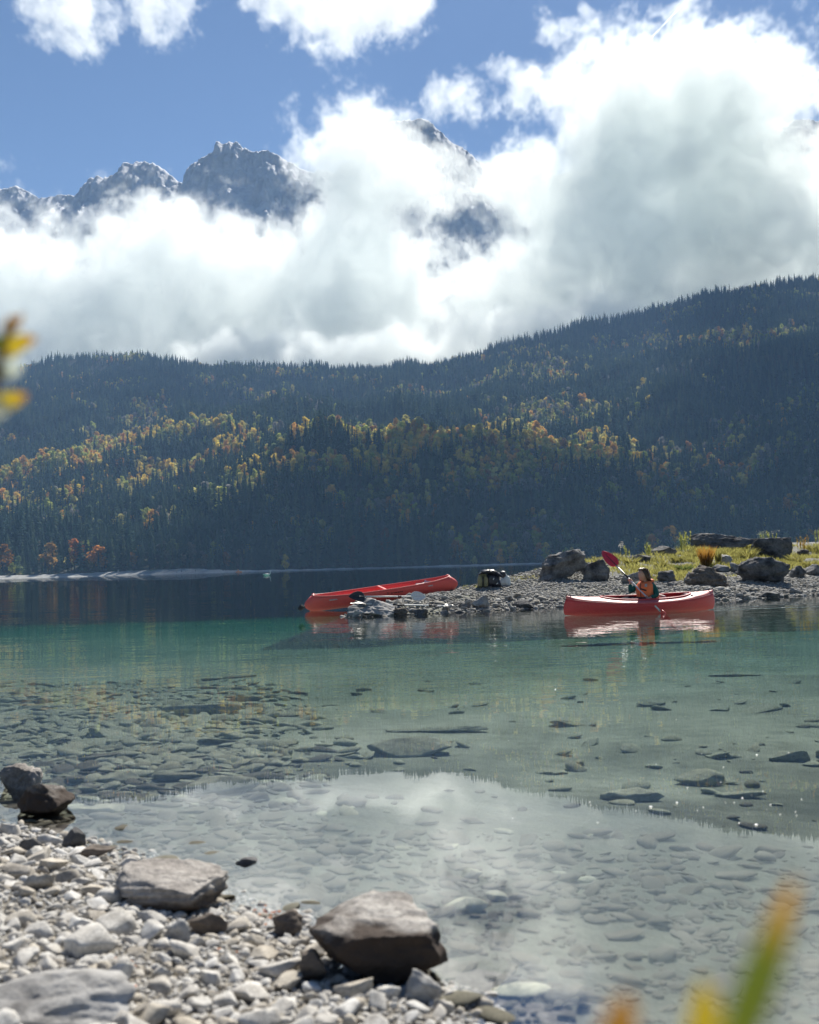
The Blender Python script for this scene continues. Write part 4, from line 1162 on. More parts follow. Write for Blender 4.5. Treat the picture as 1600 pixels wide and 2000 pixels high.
# ---- stones of the spit
def on_spit(x, y):
    s = signed(x, y, SPIT_W); return (s > -0.12) & (s < 3.6)
rows = []
n_ = 26000
xs = nrng.uniform(-1.4, 12.5, n_ * 3); ys = nrng.uniform(21.4, 34, n_ * 3)
g = on_spit(xs, ys); xs, ys = xs[g][:n_], ys[g][:n_]
se = signed(xs, ys, SPIT_W)
rs = 0.012 + 0.028 * nrng.random(xs.size) ** 2.5 + 0.05 * (nrng.random(xs.size) < 0.03) * (se < 1.0) + 0.02 * (xs > 6.2) * nrng.random(xs.size)
k = xs.size
SPIT_STONE = stone_mat('spit_stone', (0.43, 0.425, 0.40), (0.17, 0.165, 0.155), 0.9, 7.0, 0.85, bump=0.004)
spit_chips = [rock_mesh('spit_chip', 610 + i, 1, cuts=4, cut=(0.5, 0.8), lump=0.12, grain=0.02) for i in range(6)]
for m in spit_chips: m.materials.append(SPIT_STONE)
instancer('spit_stones', spit_chips, None, np.stack([xs, ys, spit_z(xs, ys) + rs * .2], 1), nrng.integers(0, 6, k), np.stack([rs * 1.25, rs, rs * .7], 1),
          np.stack([nrng.normal(0, .3, k), nrng.normal(0, .3, k), nrng.uniform(0, 6.28, k)], 1), None, 'pale pebbles covering the gravel spit')
# ------------------------------------------------------------------ boats
def basis(x, up_hint=Vector((0, 0, 1))):
    x = x.normalized(); y = up_hint.cross(x).normalized(); z = x.cross(y)
    return Matrix((x, y, z)).transposed()
def tube_obj(name, pts, rads, mat, parent=None, n=8):
    if isinstance(rads, (int, float)): rads = [rads] * len(pts)
    return link(name, mesh_from(name, *tube_tris(pts, rads, n)), mat, parent)
def box_bm(bm, c, sx, sy, sz, bev=0.01, rot=None):
    m = Matrix.Translation(c) @ (rot.to_4x4() if rot is not None else Matrix()) @ Matrix.Diagonal((sx, sy, sz, 1))
    g_ = bmesh.ops.create_cube(bm, size=1.0, matrix=m)
    if bev:
        ed = list({e for v in g_['verts'] for e in v.link_edges})
        bmesh.ops.bevel(bm, geom=ed, offset=bev, segments=2, affect='EDGES', profile=0.6)
def bm_obj(name, bm, mat, parent=None, smooth=True):
    me = bpy.data.meshes.new(name); bm.to_mesh(me); bm.free()
    if smooth: me.polygons.foreach_set('use_smooth', [True] * len(me.polygons))
    return link(name, me, mat, parent)

def boat_red(name, color, scuff):
    n = NT(name)
    p = n.obj()
    a = n.noise(n.mapping(p, (1, 4, 4)), 3.0, 6, 0.65); b = n.noise(n.mapping(p, (3, 40, 40)), 4.0, 4, 0.7)
    c = n.ramp(a, [(0.3, tuple(v * 0.82 for v in color)), (0.7, color)])
    c = n.mix(n.ramp(b, [(0.55, 0.0), (0.70, 0.5)]), c, scuff)
    r = n.ramp(a, [(0.3, 0.42), (0.7, 0.62)])
    return n.done(n.bsdf(c, r, n.bump(b, 0.0015), 0.5))
CANOE_MAT = boat_red('canoe_plastic', (0.80, 0.105, 0.085), (0.85, 0.40, 0.35))
CANOE_TRIM = plain('canoe_trim', (0.78, 0.20, 0.17), 0.4)  # paler than the hull: sunlit pink of the gunwale put into the colour
KAYAK_MAT = boat_red('kayak_plastic', (0.62, 0.045, 0.055), (0.75, 0.28, 0.26))
KAYAK_DECK_SHEEN = boat_red('kayak_deck_sheen_plastic', (0.66, 0.12, 0.12), (0.75, 0.48, 0.44))  # paler than the hull: sky sheen and scuffs both put into the colour
GREY_SEAT = plain('seat_plastic', (0.50, 0.40, 0.38), 0.6)
BLACK = plain('black_plastic', (0.016, 0.016, 0.018), 0.45)
ALU = plain('aluminium_shaft', (0.62, 0.62, 0.62), 0.35, 0.6)
PALE_BLADE = plain('pale_blade', (0.66, 0.66, 0.63), 0.5)

def hull(stations, L, beam, zs_f, zk_f, recurve, fine=2.4, n_side=9):
    """skin of a canoe or kayak hull; returns verts, faces, and the two sheer lines"""
    V_, F_, sl, sr = [], [], [], []
    m = 2 * n_side + 1
    for t in stations:
        b = beam / 2 * max(0.0, 1 - abs(t) ** fine) ** 0.85 + 0.004
        zs, zk = zs_f(t), zk_f(t)
        for k in range(m):
            q = (k - n_side) / n_side                      # -1 .. 1 across
            th = abs(q)
            y = math.copysign(b * math.sin(th * math.pi / 2) ** 0.62, q) if th > 0 else 0.0
            h = (1 - math.cos(th * math.pi / 2)) ** 0.95
            z = zk + (zs - zk) * h
            w = abs(t) ** 9
            x = t * L / 2 - math.copysign(1, t) * w * recurve * (h ** 2 * 1.0 + (1 - h) ** 3 * 0.7)
            V_.append((x, y, z))
            if k == 0: sl.append((x, y, z))
            if k == m - 1: sr.append((x, y, z))
    for i in range(len(stations) - 1):
        for k in range(m - 1):
            a = i * m + k
            F_.append((a, a + m, a + m + 1, a + 1))
    return V_, F_, sl, sr

def solid(o, t, off=1.0):
    md_ = o.modifiers.new('thickness', 'SOLIDIFY'); md_.thickness = t; md_.offset = off
    return o

# -- canoe drawn up on the tip of the spit
cA = on_plane(587, 1199, -0.06); cB = at_dist(905, 1152, 26.4)
canoe = empty('canoe', (cA + cB) / 2)
tag(canoe, 'long open red canoe drawn up on the tip of the gravel spit', 'canoe')
ax = (cB - cA); Lc = ax.length
Mb = basis(ax)
canoe.rotation_euler = (Mb @ Matrix.Rotation(R(5.0), 3, 'X')).to_euler()
st = [math.sin(i / 24 * math.pi / 2) for i in range(-24, 25)]
cz = lambda t: 0.315 + 0.085 * abs(t) ** 3.2
ck = lambda t: 0.03 * abs(t) ** 4
V_, F_, sl, sr = hull(st, Lc, 0.86, cz, ck, 0.36, 2.1)
solid(link('hull', mesh_from('hull', V_, F_), CANOE_MAT, canoe), 0.008)
for s in (sl, sr):
    tube_obj('gunwale', [(x, y * 1.01, z + .004) for x, y, z in s], 0.013, CANOE_TRIM, canoe, 6)
for sg in (-1, 1):
    dv, df = [], []
    idx = [i for i, t in enumerate(st) if sg * t > 0.86]
    for i in idx:
        for s in (sl, sr): dv.append((s[i][0], s[i][1] * .98, s[i][2] + 0.006))
        dv.append((sl[i][0], 0, sl[i][2] + 0.02))
    for j in range(len(idx) - 1):
        a = j * 3
        df += [(a, a + 3, a + 5, a + 2), (a + 2, a + 5, a + 4, a + 1)]
    solid(link('deck_plate', mesh_from('deck_plate', dv, df), CANOE_TRIM, canoe), 0.006)
for xs, wd in ((-1.15, 0.62), (1.0, 0.66)):
    bm = bmesh.new(); box_bm(bm, Vector((xs, 0, 0.25)), 0.26, wd, 0.03, 0.01)
    sq = bm_obj('seat', bm, GREY_SEAT, canoe)
bm = bmesh.new(); box_bm(bm, Vector((0, 0, 0.325)), 0.05, 0.82, 0.022, 0.006); bm_obj('thwart', bm, CANOE_TRIM, canoe)
# the small dark script on the near side, drawn as joined strokes lying on the hull
def hull_pt(x, h, off=0.010):
    t = max(-0.999, min(0.999, x / (Lc / 2)))
    b = 0.43 * (1 - abs(t) ** 2.1) ** 0.85 + 0.004
    th = math.acos(max(-1, min(1, 1 - h ** (1 / 0.95)))) / (math.pi / 2)
    y = -b * math.sin(th * math.pi / 2) ** 0.62
    return Vector((x, y - off, ck(t) + (cz(t) - ck(t)) * h))
bm = bmesh.new()
rr_ = random.Random(4)
x = 0.02
lets = [[(0, .8), (.4, 1.0), (.9, .85), (.4, .5), (.9, .2), (.3, 0), (0, .2)], [(0, .6), (.8, .6)], [(.4, 1), (.4, 0), (.9, .1)], [(0, .6), (0, 0), (0, .4), (.7, .6)], [(.4, .6), (.9, .3), (.4, 0), (0, .3), (.4, .6)],
        [(0, 0), (0, .6), (.4, .2), (.7, .6), (.7, 0)], [(0, .3), (.8, .35), (.4, .6), (0, .3), (.4, 0), (.9, .1)], [(0, 0), (0, .6), (.4, .5), (.8, .6), (.8, 0)], [(0, .3), (.5, .6), (.9, .3), (.5, 0), (0, .3)]]
for li in lets:
    for (a, b), (c_, d) in zip(li[:-1], li[1:]):
        p0 = hull_pt(x + a * .034, .66 + b * .16); p1 = hull_pt(x + c_ * .034, .66 + d * .16)
        dv = (p1 - p0).normalized(); nv = Vector((-dv.z, 0, dv.x)) * 0.0038
        bm.faces.new([bm.verts.new(q) for q in (p0 - nv, p1 - nv, p1 + nv, p0 + nv)])
    x += 0.042
bm_obj('lettering', bm, BLACK, canoe, False)

# -- kayak with the paddler
kA, kB = KAYAK_A.copy(), KAYAK_B.copy()
kc = (kA + kB) / 2
kayak = empty('kayak', (kc.x, kc.y, -0.055))
kd = (kB - kA); kd.z = 0; Lk_ = kd.length
kayak.rotation_euler = (basis(kd) @ Matrix.Rotation(R(8.0), 3, 'X')).to_euler()
tag(kayak, 'red sit-in kayak with scuffed deck coloured pale by painted sky sheen gliding past the spit', 'kayak')
KB = 0.70
kz = lambda t: 0.285 + 0.075 * abs(t) ** 2.2 + 0.012 * (t > 0) * t
kk = lambda t: 0.02 + 0.05 * abs(t) ** 3
st = [math.sin(i / 28 * math.pi / 2) for i in range(-28, 29)]
V_, F_, sl, sr = hull(st, Lk_, KB, kz, kk, 0.07, 2.2)
solid(link('hull', mesh_from('hull', V_, F_), KAYAK_MAT, kayak), 0.008)
C0, CW = 0.06, 0.58
def cock(t):
    q = (t - C0) / CW
    return 0.235 * math.sqrt(max(0, 1 - abs(q) ** 2.6)) if abs(q) < 1 else 0.0
td = sorted(set(st + [C0 - CW, C0 + CW, C0 - CW * .99, C0 + CW * .99, C0 - CW * .95, C0 + CW * .95]))
dv, df = [], []
def deck_z(t, y, b): return kz(t) + 0.055 * (1 - (y / max(b, .01)) ** 2) * (1 - 0.25 * abs(t))
for t in td:
    b = KB / 2 * max(0.0, 1 - abs(t) ** 2.2) ** 0.85 + 0.004
    c_ = min(cock(t), b * .86)
    w = abs(t) ** 9
    x = t * Lk_ / 2 - math.copysign(1, t) * w * 0.07
    for sg in (-1, 1):
        for k in range(5):
            y = sg * (c_ + (b * 1.012 - c_) * k / 4)
            dv.append((x, y, deck_z(t, y, b) + 0.002))
for i in range(len(td) - 1):
    for s_ in range(2):
        for k in range(4):
            a = i * 10 + s_ * 5 + k
            df.append((a, a + 10, a + 11, a + 1) if s_ else (a, a + 1, a + 11, a + 10))
solid(link('deck', mesh_from('deck', dv, df), KAYAK_DECK_SHEEN, kayak), 0.007)
ring = []
for i in range(72):
    a = 2 * math.pi * i / 72
    q = math.copysign(abs(math.cos(a)) ** (2 / 2.6), math.cos(a)); t = C0 + CW * q
    y = math.copysign(0.235 * abs(math.sin(a)) ** (2 / 2.0), math.sin(a)) if False else math.copysign(cock(max(C0 - CW * .9999, min(C0 + CW * .9999, t))), math.sin(a))
    b = KB / 2 * (1 - abs(t) ** 2.2) ** 0.85
    ring.append((t * Lk_ / 2, y, deck_z(t, y, b) + 0.016))
ring.append(ring[0])
tube_obj('coaming', ring, 0.016, KAYAK_MAT, kayak, 6)
rub = []
for s in (sl, sr): tube_obj('rub_rail', [(x, y * 1.015, z) for x, y, z in s], 0.009, KAYAK_DECK_SHEEN, kayak, 6)
def seat_part(xc):
    bm = bmesh.new(); box_bm(bm, Vector((xc, 0, 0.10)), 0.34, 0.36, 0.06, 0.025); se = bm_obj('seat', bm, GREY_SEAT, kayak)
    bm = bmesh.new(); box_bm(bm, Vector((xc + 0.20, 0, 0.265)), 0.05, 0.34, 0.22, 0.022, Matrix.Rotation(R(14), 3, 'Y')); bm_obj('backrest', bm, GREY_SEAT, se)
seat_part(0.17); seat_part(0.72)
bm = bmesh.new(); box_bm(bm, Vector((-0.50, 0, 0.25)), 0.20, 0.22, 0.12, 0.04); bm_obj('foot_brace', bm, GREY_SEAT, kayak)
for sg in (-1, 1):
    t = .93 * sg; z = kz(t) + .055
    tube_obj('carry_handle', [(t * Lk_ / 2 - .05, 0, z), (t * Lk_ / 2 - .03, 0, z + .03), (t * Lk_ / 2 + .03, 0, z + .03), (t * Lk_ / 2 + .05, 0, z)], 0.008, BLACK, kayak, 6)

# -- paddles
def blade_mesh(l=0.42, w=0.19, thick=0.012):
    """spoon blade from the origin along +X, face along Z, with a centre rib"""
    V_, F_ = [], []
    n = 14
    for i in range(n + 1):
        u = i / n
        hw = w / 2 * (math.sin(math.pi * min(1, u * 1.02) ** 0.72) ** 0.62 if 0 < u < 1 else 0) + 0.012 * (1 - u)
        for k in range(-3, 4):
            y = hw * k / 3
            V_.append((u * l, y, 0.025 * (k / 3) ** 2 * math.sin(math.pi * u) + (0.010 if k == 0 else 0) * (1 - u)))
    m = 7
    for i in range(n):
        for k in range(m - 1):
            a = i * m + k; F_.append((a, a + m, a + m + 1, a + 1))
    return V_, F_
def paddle(name, p0, p1, cat_label, blade_mats, shaft_mat, grips, face, group=None, bl=0.42, bw=0.19, feather=0.0):
    """double bladed paddle from blade tip p0 to blade tip p1"""
    d = (p1 - p0); L = d.length; d.normalize()
    o = empty(name, (p0 + p1) / 2)
    y = face.cross(d).normalized(); z = d.cross(y)
    M_ = Matrix((d, y, z)).transposed()
    o.rotation_euler = M_.to_euler()
    tag(o, cat_label, 'paddle', group)
    h = L / 2
    for sg, mt_ in ((-1, blade_mats[0]), (1, blade_mats[1])):
        if mt_ is None: continue
        v, f_ = blade_mesh(bl, bw)
        v = [(sg * (h - bl + x), yy * sg, zz) for x, yy, zz in v]
        if sg > 0 and feather: v = [(x, yy * math.cos(feather) - zz * math.sin(feather), yy * math.sin(feather) + zz * math.cos(feather)) for x, yy, zz in v]
        solid(link('blade', mesh_from('blade', v, f_), mt_, o), 0.008, 0)
        rib = tube_obj('blade_rib', [(sg * (h - bl - .02), 0, 0.008), (sg * (h - bl * .25), 0, 0.010)], [0.010, 0.003], BLACK if mt_ != PALE_BLADE else ALU, o, 6)
    a = -h + (bl if blade_mats[0] is not None else 0); b = h - (bl if blade_mats[1] is not None else 0)
    tube_obj('shaft', [(a - .02, 0, 0), (b + .02, 0, 0)], 0.0155, shaft_mat, o, 10)
    for (g0, g1) in grips:
        tube_obj('grip', [(g0, 0, 0), (g1, 0, 0)], 0.0175, BLACK, o, 10)
    return o
RED_BLADE = plain('red_blade', (0.78, 0.045, 0.07), 0.35)
pt0 = at_dist(1176, 1076, 21.0); pt1 = at_dist(1322, 1227, 19.60)
pd = (pt1 - pt0).normalized(); PL = (pt1 - pt0).length
paddle('kayak_paddle', pt0, pt1, 'double paddle with red blades held slanting by the girl in the kayak', (RED_BLADE, RED_BLADE), ALU, [(PL * (.285 - .5), PL * (.37 - .5)), (PL * (.655 - .5), PL * (.705 - .5))],
       (EYE - pt0).normalized() + Vector((0.25, 0, 0.3)), None, 0.46, 0.20, R(80))
paddle('canoe_paddle', at_dist(681, 1165, 21.9), at_dist(832, 1165, 23.2), 'paddle with one blade painted shadow dark lying on the rock at the spit tip', (BLACK, PALE_BLADE), PALE_BLADE, [(.25, .33)], (EYE - Vector((0, 22, 0))).normalized() + Vector((.0, 0, .25)), None, 0.40, 0.19)  # shade and sun put into the blade colours, dark left and pale right
paddle('canoe_paddle', at_dist(683, 1179, 21.75), at_dist(893, 1184, 23.0), 'lower paddle half hidden among the stones in front of the canoe', (BLACK, PALE_BLADE), PALE_BLADE, [(-.28, -.02), (.55, .75)], Vector((0, -.25, 1)), None, 0.36, 0.15)
paddle('canoe_paddle', at_dist(800, 1152, 26.1), at_dist(847, 1130, 26.6), 'pale paddle end sticking up out of the canoe', (None, PALE_BLADE), ALU, [], (EYE - Vector((0, 25, 0))).normalized() + Vector((0, 0, .8)), None, 0.30, 0.10)

# ------------------------------------------------------------------ the girl
def skinned(name, verts, edges, radii, root=0, sub=2):
    """grow a body from a skeleton, and return the finished mesh"""
    me = bpy.data.meshes.new(name); me.from_pydata([tuple(v) for v in verts], edges, [])
    o = bpy.data.objects.new(name, me); COL.objects.link(o)
    o.modifiers.new('skin', 'SKIN').use_smooth_shade = True
    for v, r in zip(me.skin_vertices[0].data, radii):
        v.radius = r if isinstance(r, tuple) else (r, r)
    me.skin_vertices[0].data[root].use_root = True
    s = o.modifiers.new('sub', 'SUBSURF'); s.levels = s.render_levels = sub
    dg = bpy.context.evaluated_depsgraph_get(); dg.update()
    out = bpy.data.meshes.new_from_object(o.evaluated_get(dg))
    bpy.data.objects.remove(o); bpy.data.meshes.remove(me)
    out.name = name
    out.polygons.foreach_set('use_smooth', [True] * len(out.polygons))
    return out
SKIN = plain('skin', (0.56, 0.33, 0.24), 0.5, 0.3, scale=30, var=0.08, Subsurface_Weight=0.05)
HAIR = plain('brown_hair', (0.085, 0.048, 0.028), 0.45, 0.4, scale=60, var=0.5, bump=0.004)
VEST = plain('orange_vest', (1.0, 0.215, 0.07), 0.6, 0.35, scale=14, var=0.06, bump=0.003)
SLEEVE = plain('green_fleece', (0.022, 0.115, 0.095), 0.85, 0.1, scale=26, var=0.25, bump=0.004)
TROUSER = plain('dark_trousers', (0.03, 0.035, 0.05), 0.9, 0.1, scale=26)
EYE_MAT = plain('dark_eye', (0.015, 0.012, 0.01), 0.2)
LIP = plain('lip', (0.45, 0.16, 0.14), 0.45)
PATCH = plain('reflective_patch', (0.42, 0.42, 0.40), 0.4)

KM3 = basis(kd)                           # columns: along stern, ... ; bow is -x
bowd = -(KM3 @ Vector((1, 0, 0))); leftd = Vector((bowd.y, -bowd.x, 0)) * 1.0
if leftd.y > 0: leftd = -leftd            # her left side is the camera's side
seat = Vector((kc.x, kc.y, 0)) + (KM3 @ Vector((0.13, 0, 0)))
Z = Vector((0, 0, 1))
yaw = R(34)
chest = (bowd * math.cos(yaw) + leftd * math.sin(yaw)); sidel = (leftd * math.cos(yaw) - bowd * math.sin(yaw))
def P(f=0.0, l=0.0, u=0.0): return seat + chest * f + sidel * l + Z * u
def K(f=0.0, l=0.0, u=0.0): return seat + bowd * f + leftd * l + Z * u
pelvis, waist, chestp, neckb, neckt = K(0, 0, .13), P(.01, 0, .26), P(.0, 0, .42), P(-.015, 0, .535), P(.01, 0, .585)
HEADC = seat + Vector((0, 0, .672)) + bowd * 0.045
shL, shR = P(-.01, .135, .495), P(-.0, -.135, .50)
handR = pt0 + pd * (PL * 0.402); handL = pt0 + pd * (PL * 0.632)
def elbow(sh, ha, a, b, hint):
    d = ha - sh; L = min(d.length, (a + b) * .98); d.normalize()
    x = (a * a - b * b + L * L) / (2 * L); h = math.sqrt(max(0.0004, a * a - x * x))
    hv = (hint - d * hint.dot(d)).normalized()
    return sh + d * x + hv * h
def wrist(sh, el, ha):
    d = (ha - el).normalized(); return ha - d * 0.055
elL = elbow(shL, handL, .215, .20, -bowd * .8 - Z * .6 + leftd * .4); elR = elbow(shR, handR, .22, .21, -Z + bowd * .2)
wrL, wrR = wrist(shL, elL, handL), wrist(shR, elR, handR)
verts = [pelvis, waist, chestp, neckb, neckt, HEADC + Vector((0, 0, -.05)) - bowd * .005,
         shL, elL, wrL, shR, elR, wrR,
         K(.03, .085, .13), K(.36, .11, .24), K(.66, .09, .13), K(.03, -.085, .13), K(.36, -.11, .24), K(.66, -.09, .13), K(.74, .09, .16), K(.74, -.09, .16)]
edges = [(0, 1), (1, 2), (2, 3), (3, 4), (4, 5), (2, 6), (6, 7), (7, 8), (2, 9), (9, 10), (10, 11), (0, 12), (12, 13), (13, 14), (0, 15), (15, 16), (16, 17), (14, 18), (17, 19)]
radii = [.10, .095, .105, .042, .038, .05, .048, .036, .025, .048, .036, .025, .07, .05, .036, .07, .05, .036, .03, .03]
body_me = skinned('body', verts, edges, radii, 0, 2)
# head, hands and face go into the same mesh
bm = bmesh.new(); bm.from_mesh(body_me)
for f_ in bm.faces: f_.material_index = 0
look = (bowd * 0.97 + leftd * 0.16 - Z * 0.14).normalized(); hs = Z.cross(look).normalized(); hu = look.cross(hs)
def HP(f, s, u): return HEADC + look * f + hs * s + hu * u
g_ = bmesh.ops.create_icosphere(bm, subdivisions=4, radius=1.0)
for v in g_['verts']:
    f_, s_, u_h = v.co.x, v.co.y, v.co.z
    x = f_ * (0.098 if f_ > 0 else 0.100); y = s_ * 0.076; z = u_h * (0.115 if u_h > 0 else 0.112)
    if u_h < -0.1: y *= 1 - 0.38 * (-u_h - 0.1); x *= (1 - 0.12 * (-u_h)) if f_ > 0 else (1 - 0.45 * (-u_h))
    if f_ > 0.2:
        x += 0.021 * math.exp(-((s_ * 5.0) ** 2)) * math.exp(-((u_h + 0.17) * 6.5) ** 2)           # nose
        x -= 0.010 * math.exp(-((abs(s_) - 0.42) * 5) ** 2) * math.exp(-((u_h - 0.06) * 8) ** 2)    # eye sockets
        x += 0.006 * math.exp(-((s_ * 4) ** 2)) * math.exp(-((u_h + 0.50) * 9) ** 2)                # lips
        x += 0.010 * math.exp(-((s_ * 3) ** 2)) * math.exp(-((u_h + 0.85) * 5) ** 2)                # chin
    v.co = HP(x, y, z)
for sg in (-1, 1):
    g_ = bmesh.ops.create_icosphere(bm, subdivisions=2, radius=0.0095, matrix=Matrix.Translation(HP(.080, .033 * sg, .006)))
    for f_ in {f for v in g_['verts'] for f in v.link_faces}: f_.material_index = 1
    g_ = bmesh.ops.create_icosphere(bm, subdivisions=2, radius=1.0)
    for v in g_['verts']: v.co = HP(-.012 + v.co.x * .018, sg * (.074 + v.co.y * .008), -.012 + v.co.z * .030)   # ear
g_ = bmesh.ops.create_icosphere(bm, subdivisions=2, radius=1.0)
for v in g_['verts']: v.co = HP(.090 + v.co.x * .006, v.co.y * .020, -.056 + v.co.z * .006)
for f_ in {f for v in g_['verts'] for f in v.link_faces}: f_.material_index = 2
def add_tube(bm, pts, rads, n=7, mi=0):
    v, f_ = tube_tris(pts, rads, n)
    bv = [bm.verts.new(q) for q in v]
    for q in f_:
        ff = bm.faces.new([bv[i] for i in q]); ff.smooth = True; ff.material_index = mi
def hand(bm, at, wr, axis, flip):
    """a fist closed round the shaft: palm, four unequal fingers wrapped about it, thumb the other way"""
    ax_ = axis.normalized()
    into = (at - wr); into -= ax_ * into.dot(ax_); into.normalize()
    nrm = ax_.cross(into) * flip
    g_ = bmesh.ops.create_icosphere(bm, subdivisions=3, radius=1.0)
    pc = at - into * 0.024 + nrm * 0.012
    for v in g_['verts']: v.co = pc + ax_ * v.co.x * 0.036 + into * v.co.y * 0.024 + nrm * v.co.z * 0.015
    for k, ln in enumerate((0.88, 1.0, 0.95, 0.78)):
        o = at + ax_ * (-.027 + .018 * k)
        pts, rad = [], []
        for i in range(7):
            a = -0.7 + i / 6 * 3.9 * ln
            pts.append(o + (nrm * math.cos(a) + into * math.sin(a)) * 0.0225); rad.append(0.0088 - 0.0004 * i)
        add_tube(bm, pts, rad)
    pts = [pc - ax_ * .03 - into * .008, at - ax_ * .046 - nrm * .010 - into * .016, at - ax_ * .040 - nrm * .024 + into * .002, at - ax_ * .030 - nrm * .022 + into * .016]
    add_tube(bm, pts, [.011, .0105, .0095, .008])
    add_tube(bm, [wr - into * .01, wr + (pc - wr) * .5, pc], [.022, .022, .02], 10)
hand(bm, handL, wrL, pd, 1); hand(bm, handR, wrR, pd, -1)
for f_ in bm.faces: f_.smooth = True
girl = empty('person', seat)
tag(girl, 'girl in an orange life vest and green sleeves paddling the red kayak', 'person')
def wchild(name, bm_or_me, mat, par=None):
    """link a mesh given in world coordinates under the figure"""
    if isinstance(bm_or_me, bmesh.types.BMesh):
        me = bpy.data.meshes.new(name); bm_or_me.to_mesh(me); bm_or_me.free()
    else: me = bm_or_me
    me.transform(Matrix.Translation(-seat))
    me.polygons.foreach_set('use_smooth', [True] * len(me.polygons))
    me.materials.clear()
    for m_ in (mat if isinstance(mat, list) else [mat]): me.materials.append(m_)
    return link(name, me, None, par or girl)
wchild('body', bm, [SKIN, EYE_MAT, LIP])
# sleeves and trousers
for a, b, c_ in ((shL, elL, wrL), (shR, elR, wrR)):
    inn = a + (P(0, 0, .47) - a) * .35
    wchild('sleeve', skinned('sleeve', [inn, a, a.lerp(b, .5) + Vector((0, 0, .004)), b, b.lerp(c_, .55), c_], [(0, 1), (1, 2), (2, 3), (3, 4), (4, 5)], [.06, .066, .054, .052, .043, .034], 0, 2), SLEEVE)
for sg in (1, -1):
    wchild('trouser_leg', skinned('trouser_leg', [K(-.03, .05 * sg, .13), K(.1, .09 * sg, .15), K(.36, .11 * sg, .245), K(.66, .09 * sg, .13)], [(0, 1), (1, 2), (2, 3)], [.10, .085, .062, .046], 0, 2), TROUSER)
# life vest: padded shell round the chest, with shoulder pieces and a high collar behind the neck
bm = bmesh.new()
rows_ = [(.145, .130, .150, 0), (.20, .137, .158, 0), (.27, .128, .150, 0), (.29, .130, .150, 0), (.36, .142, .160, 0), (.43, .146, .165, -.005), (.49, .132, .158, -.012), (.535, .098, .122, -.022), (.555, .062, .080, -.03)]
prev = None; NV = 32
for (u_h, fr_, sd_, sh_) in rows_:
    cur = []
    for i in range(NV):
        a = 2 * math.pi * i / NV
        cx, sx2 = math.cos(a), math.sin(a)
        ex = math.copysign(abs(cx) ** .8, cx); ey = math.copysign(abs(sx2) ** .85, sx2)
        puff = 1 + 0.03 * math.cos(a * 6)
        cur.append(bm.verts.new(P(sh_ + fr_ * ex * puff, sd_ * ey * puff, u_h - (0.018 * math.exp(-((a if a < math.pi else a - 2 * math.pi) * 2.5) ** 2) if u_h > .5 else 0))))
    if prev:
        for i in range(NV): bm.faces.new((prev[i], prev[(i + 1) % NV], cur[(i + 1) % NV], cur[i]))
    prev = cur
vest = wchild('life_vest', bm, VEST)
solid(vest, 0.012)
bm = bmesh.new()
for k in range(2):
    pts = []
prev = None
for i in range(17):                       # collar wrapped round the back of the neck, flaring backwards
    a = R(75) + R(210) * i / 16
    ca, sa = math.cos(a), math.sin(a)
    b0, b1, b2 = P(-.02 + .085 * ca, .095 * sa, .52), P(-.03 + .125 * ca, .125 * sa, .575), P(-.035 + .155 * ca, .135 * sa, .59 - .02 * abs(sa))
    i0, i1 = P(-.02 + .055 * ca, .062 * sa, .53), P(-.03 + .085 * ca, .088 * sa, .595)
    cur = [bm.verts.new(q) for q in (b0, b1, b2, i1, i0)]
    if prev:
        for q in range(4): bm.faces.new((prev[q], cur[q], cur[q + 1], prev[q + 1]))
    prev = cur
solid(wchild('collar', bm, VEST), 0.018, 0)
bm = bmesh.new(); prev = None
for i in range(NV + 1):
    a = 2 * math.pi * i / NV
    ex = math.copysign(abs(math.cos(a)) ** .8, math.cos(a)); ey = math.copysign(abs(math.sin(a)) ** .85, math.sin(a))
    cur = [bm.verts.new(P(.146 * ex, .166 * ey, .262 + dz)) for dz in (-.017, .017)]
    if prev: bm.faces.new((prev[0], cur[0], cur[1], prev[1]))
    prev = cur
solid(wchild('belt', bm, BLACK), 0.008)
def strap(name, pts, w, mat):
    bm = bmesh.new(); prev = None
    for i, p_ in enumerate(pts):
        d = (pts[min(i + 1, len(pts) - 1)] - pts[max(i - 1, 0)]).normalized(); s_ = d.cross(chest).normalized() * w
        cur = [bm.verts.new(p_ - s_), bm.verts.new(p_ + s_)]
        if prev: bm.faces.new((prev[0], cur[0], cur[1], prev[1]))
        prev = cur
    solid(wchild(name, bm, mat), 0.008)
strap('zip', [P(.158, -.03, .52), P(.164, -.03, .43), P(.158, -.03, .36), P(.146, -.03, .28)], .005, BLACK)
strap('buckle_strap', [P(.166, -.015, .425), P(.163, .045, .405), P(.150, .085, .395)], .012, BLACK)
strap('hanging_strap', [P(.150, .07, .26), P(.150, .072, .22), P(.146, .074, .175)], .009, BLACK)
strap('hanging_strap', [P(.152, -.10, .26), P(.158, -.105, .22), P(.156, -.11, .165)], .010, BLACK)
strap('reflector_patch', [P(.148, .078, .515), P(.156, .078, .46)], .022, PATCH)
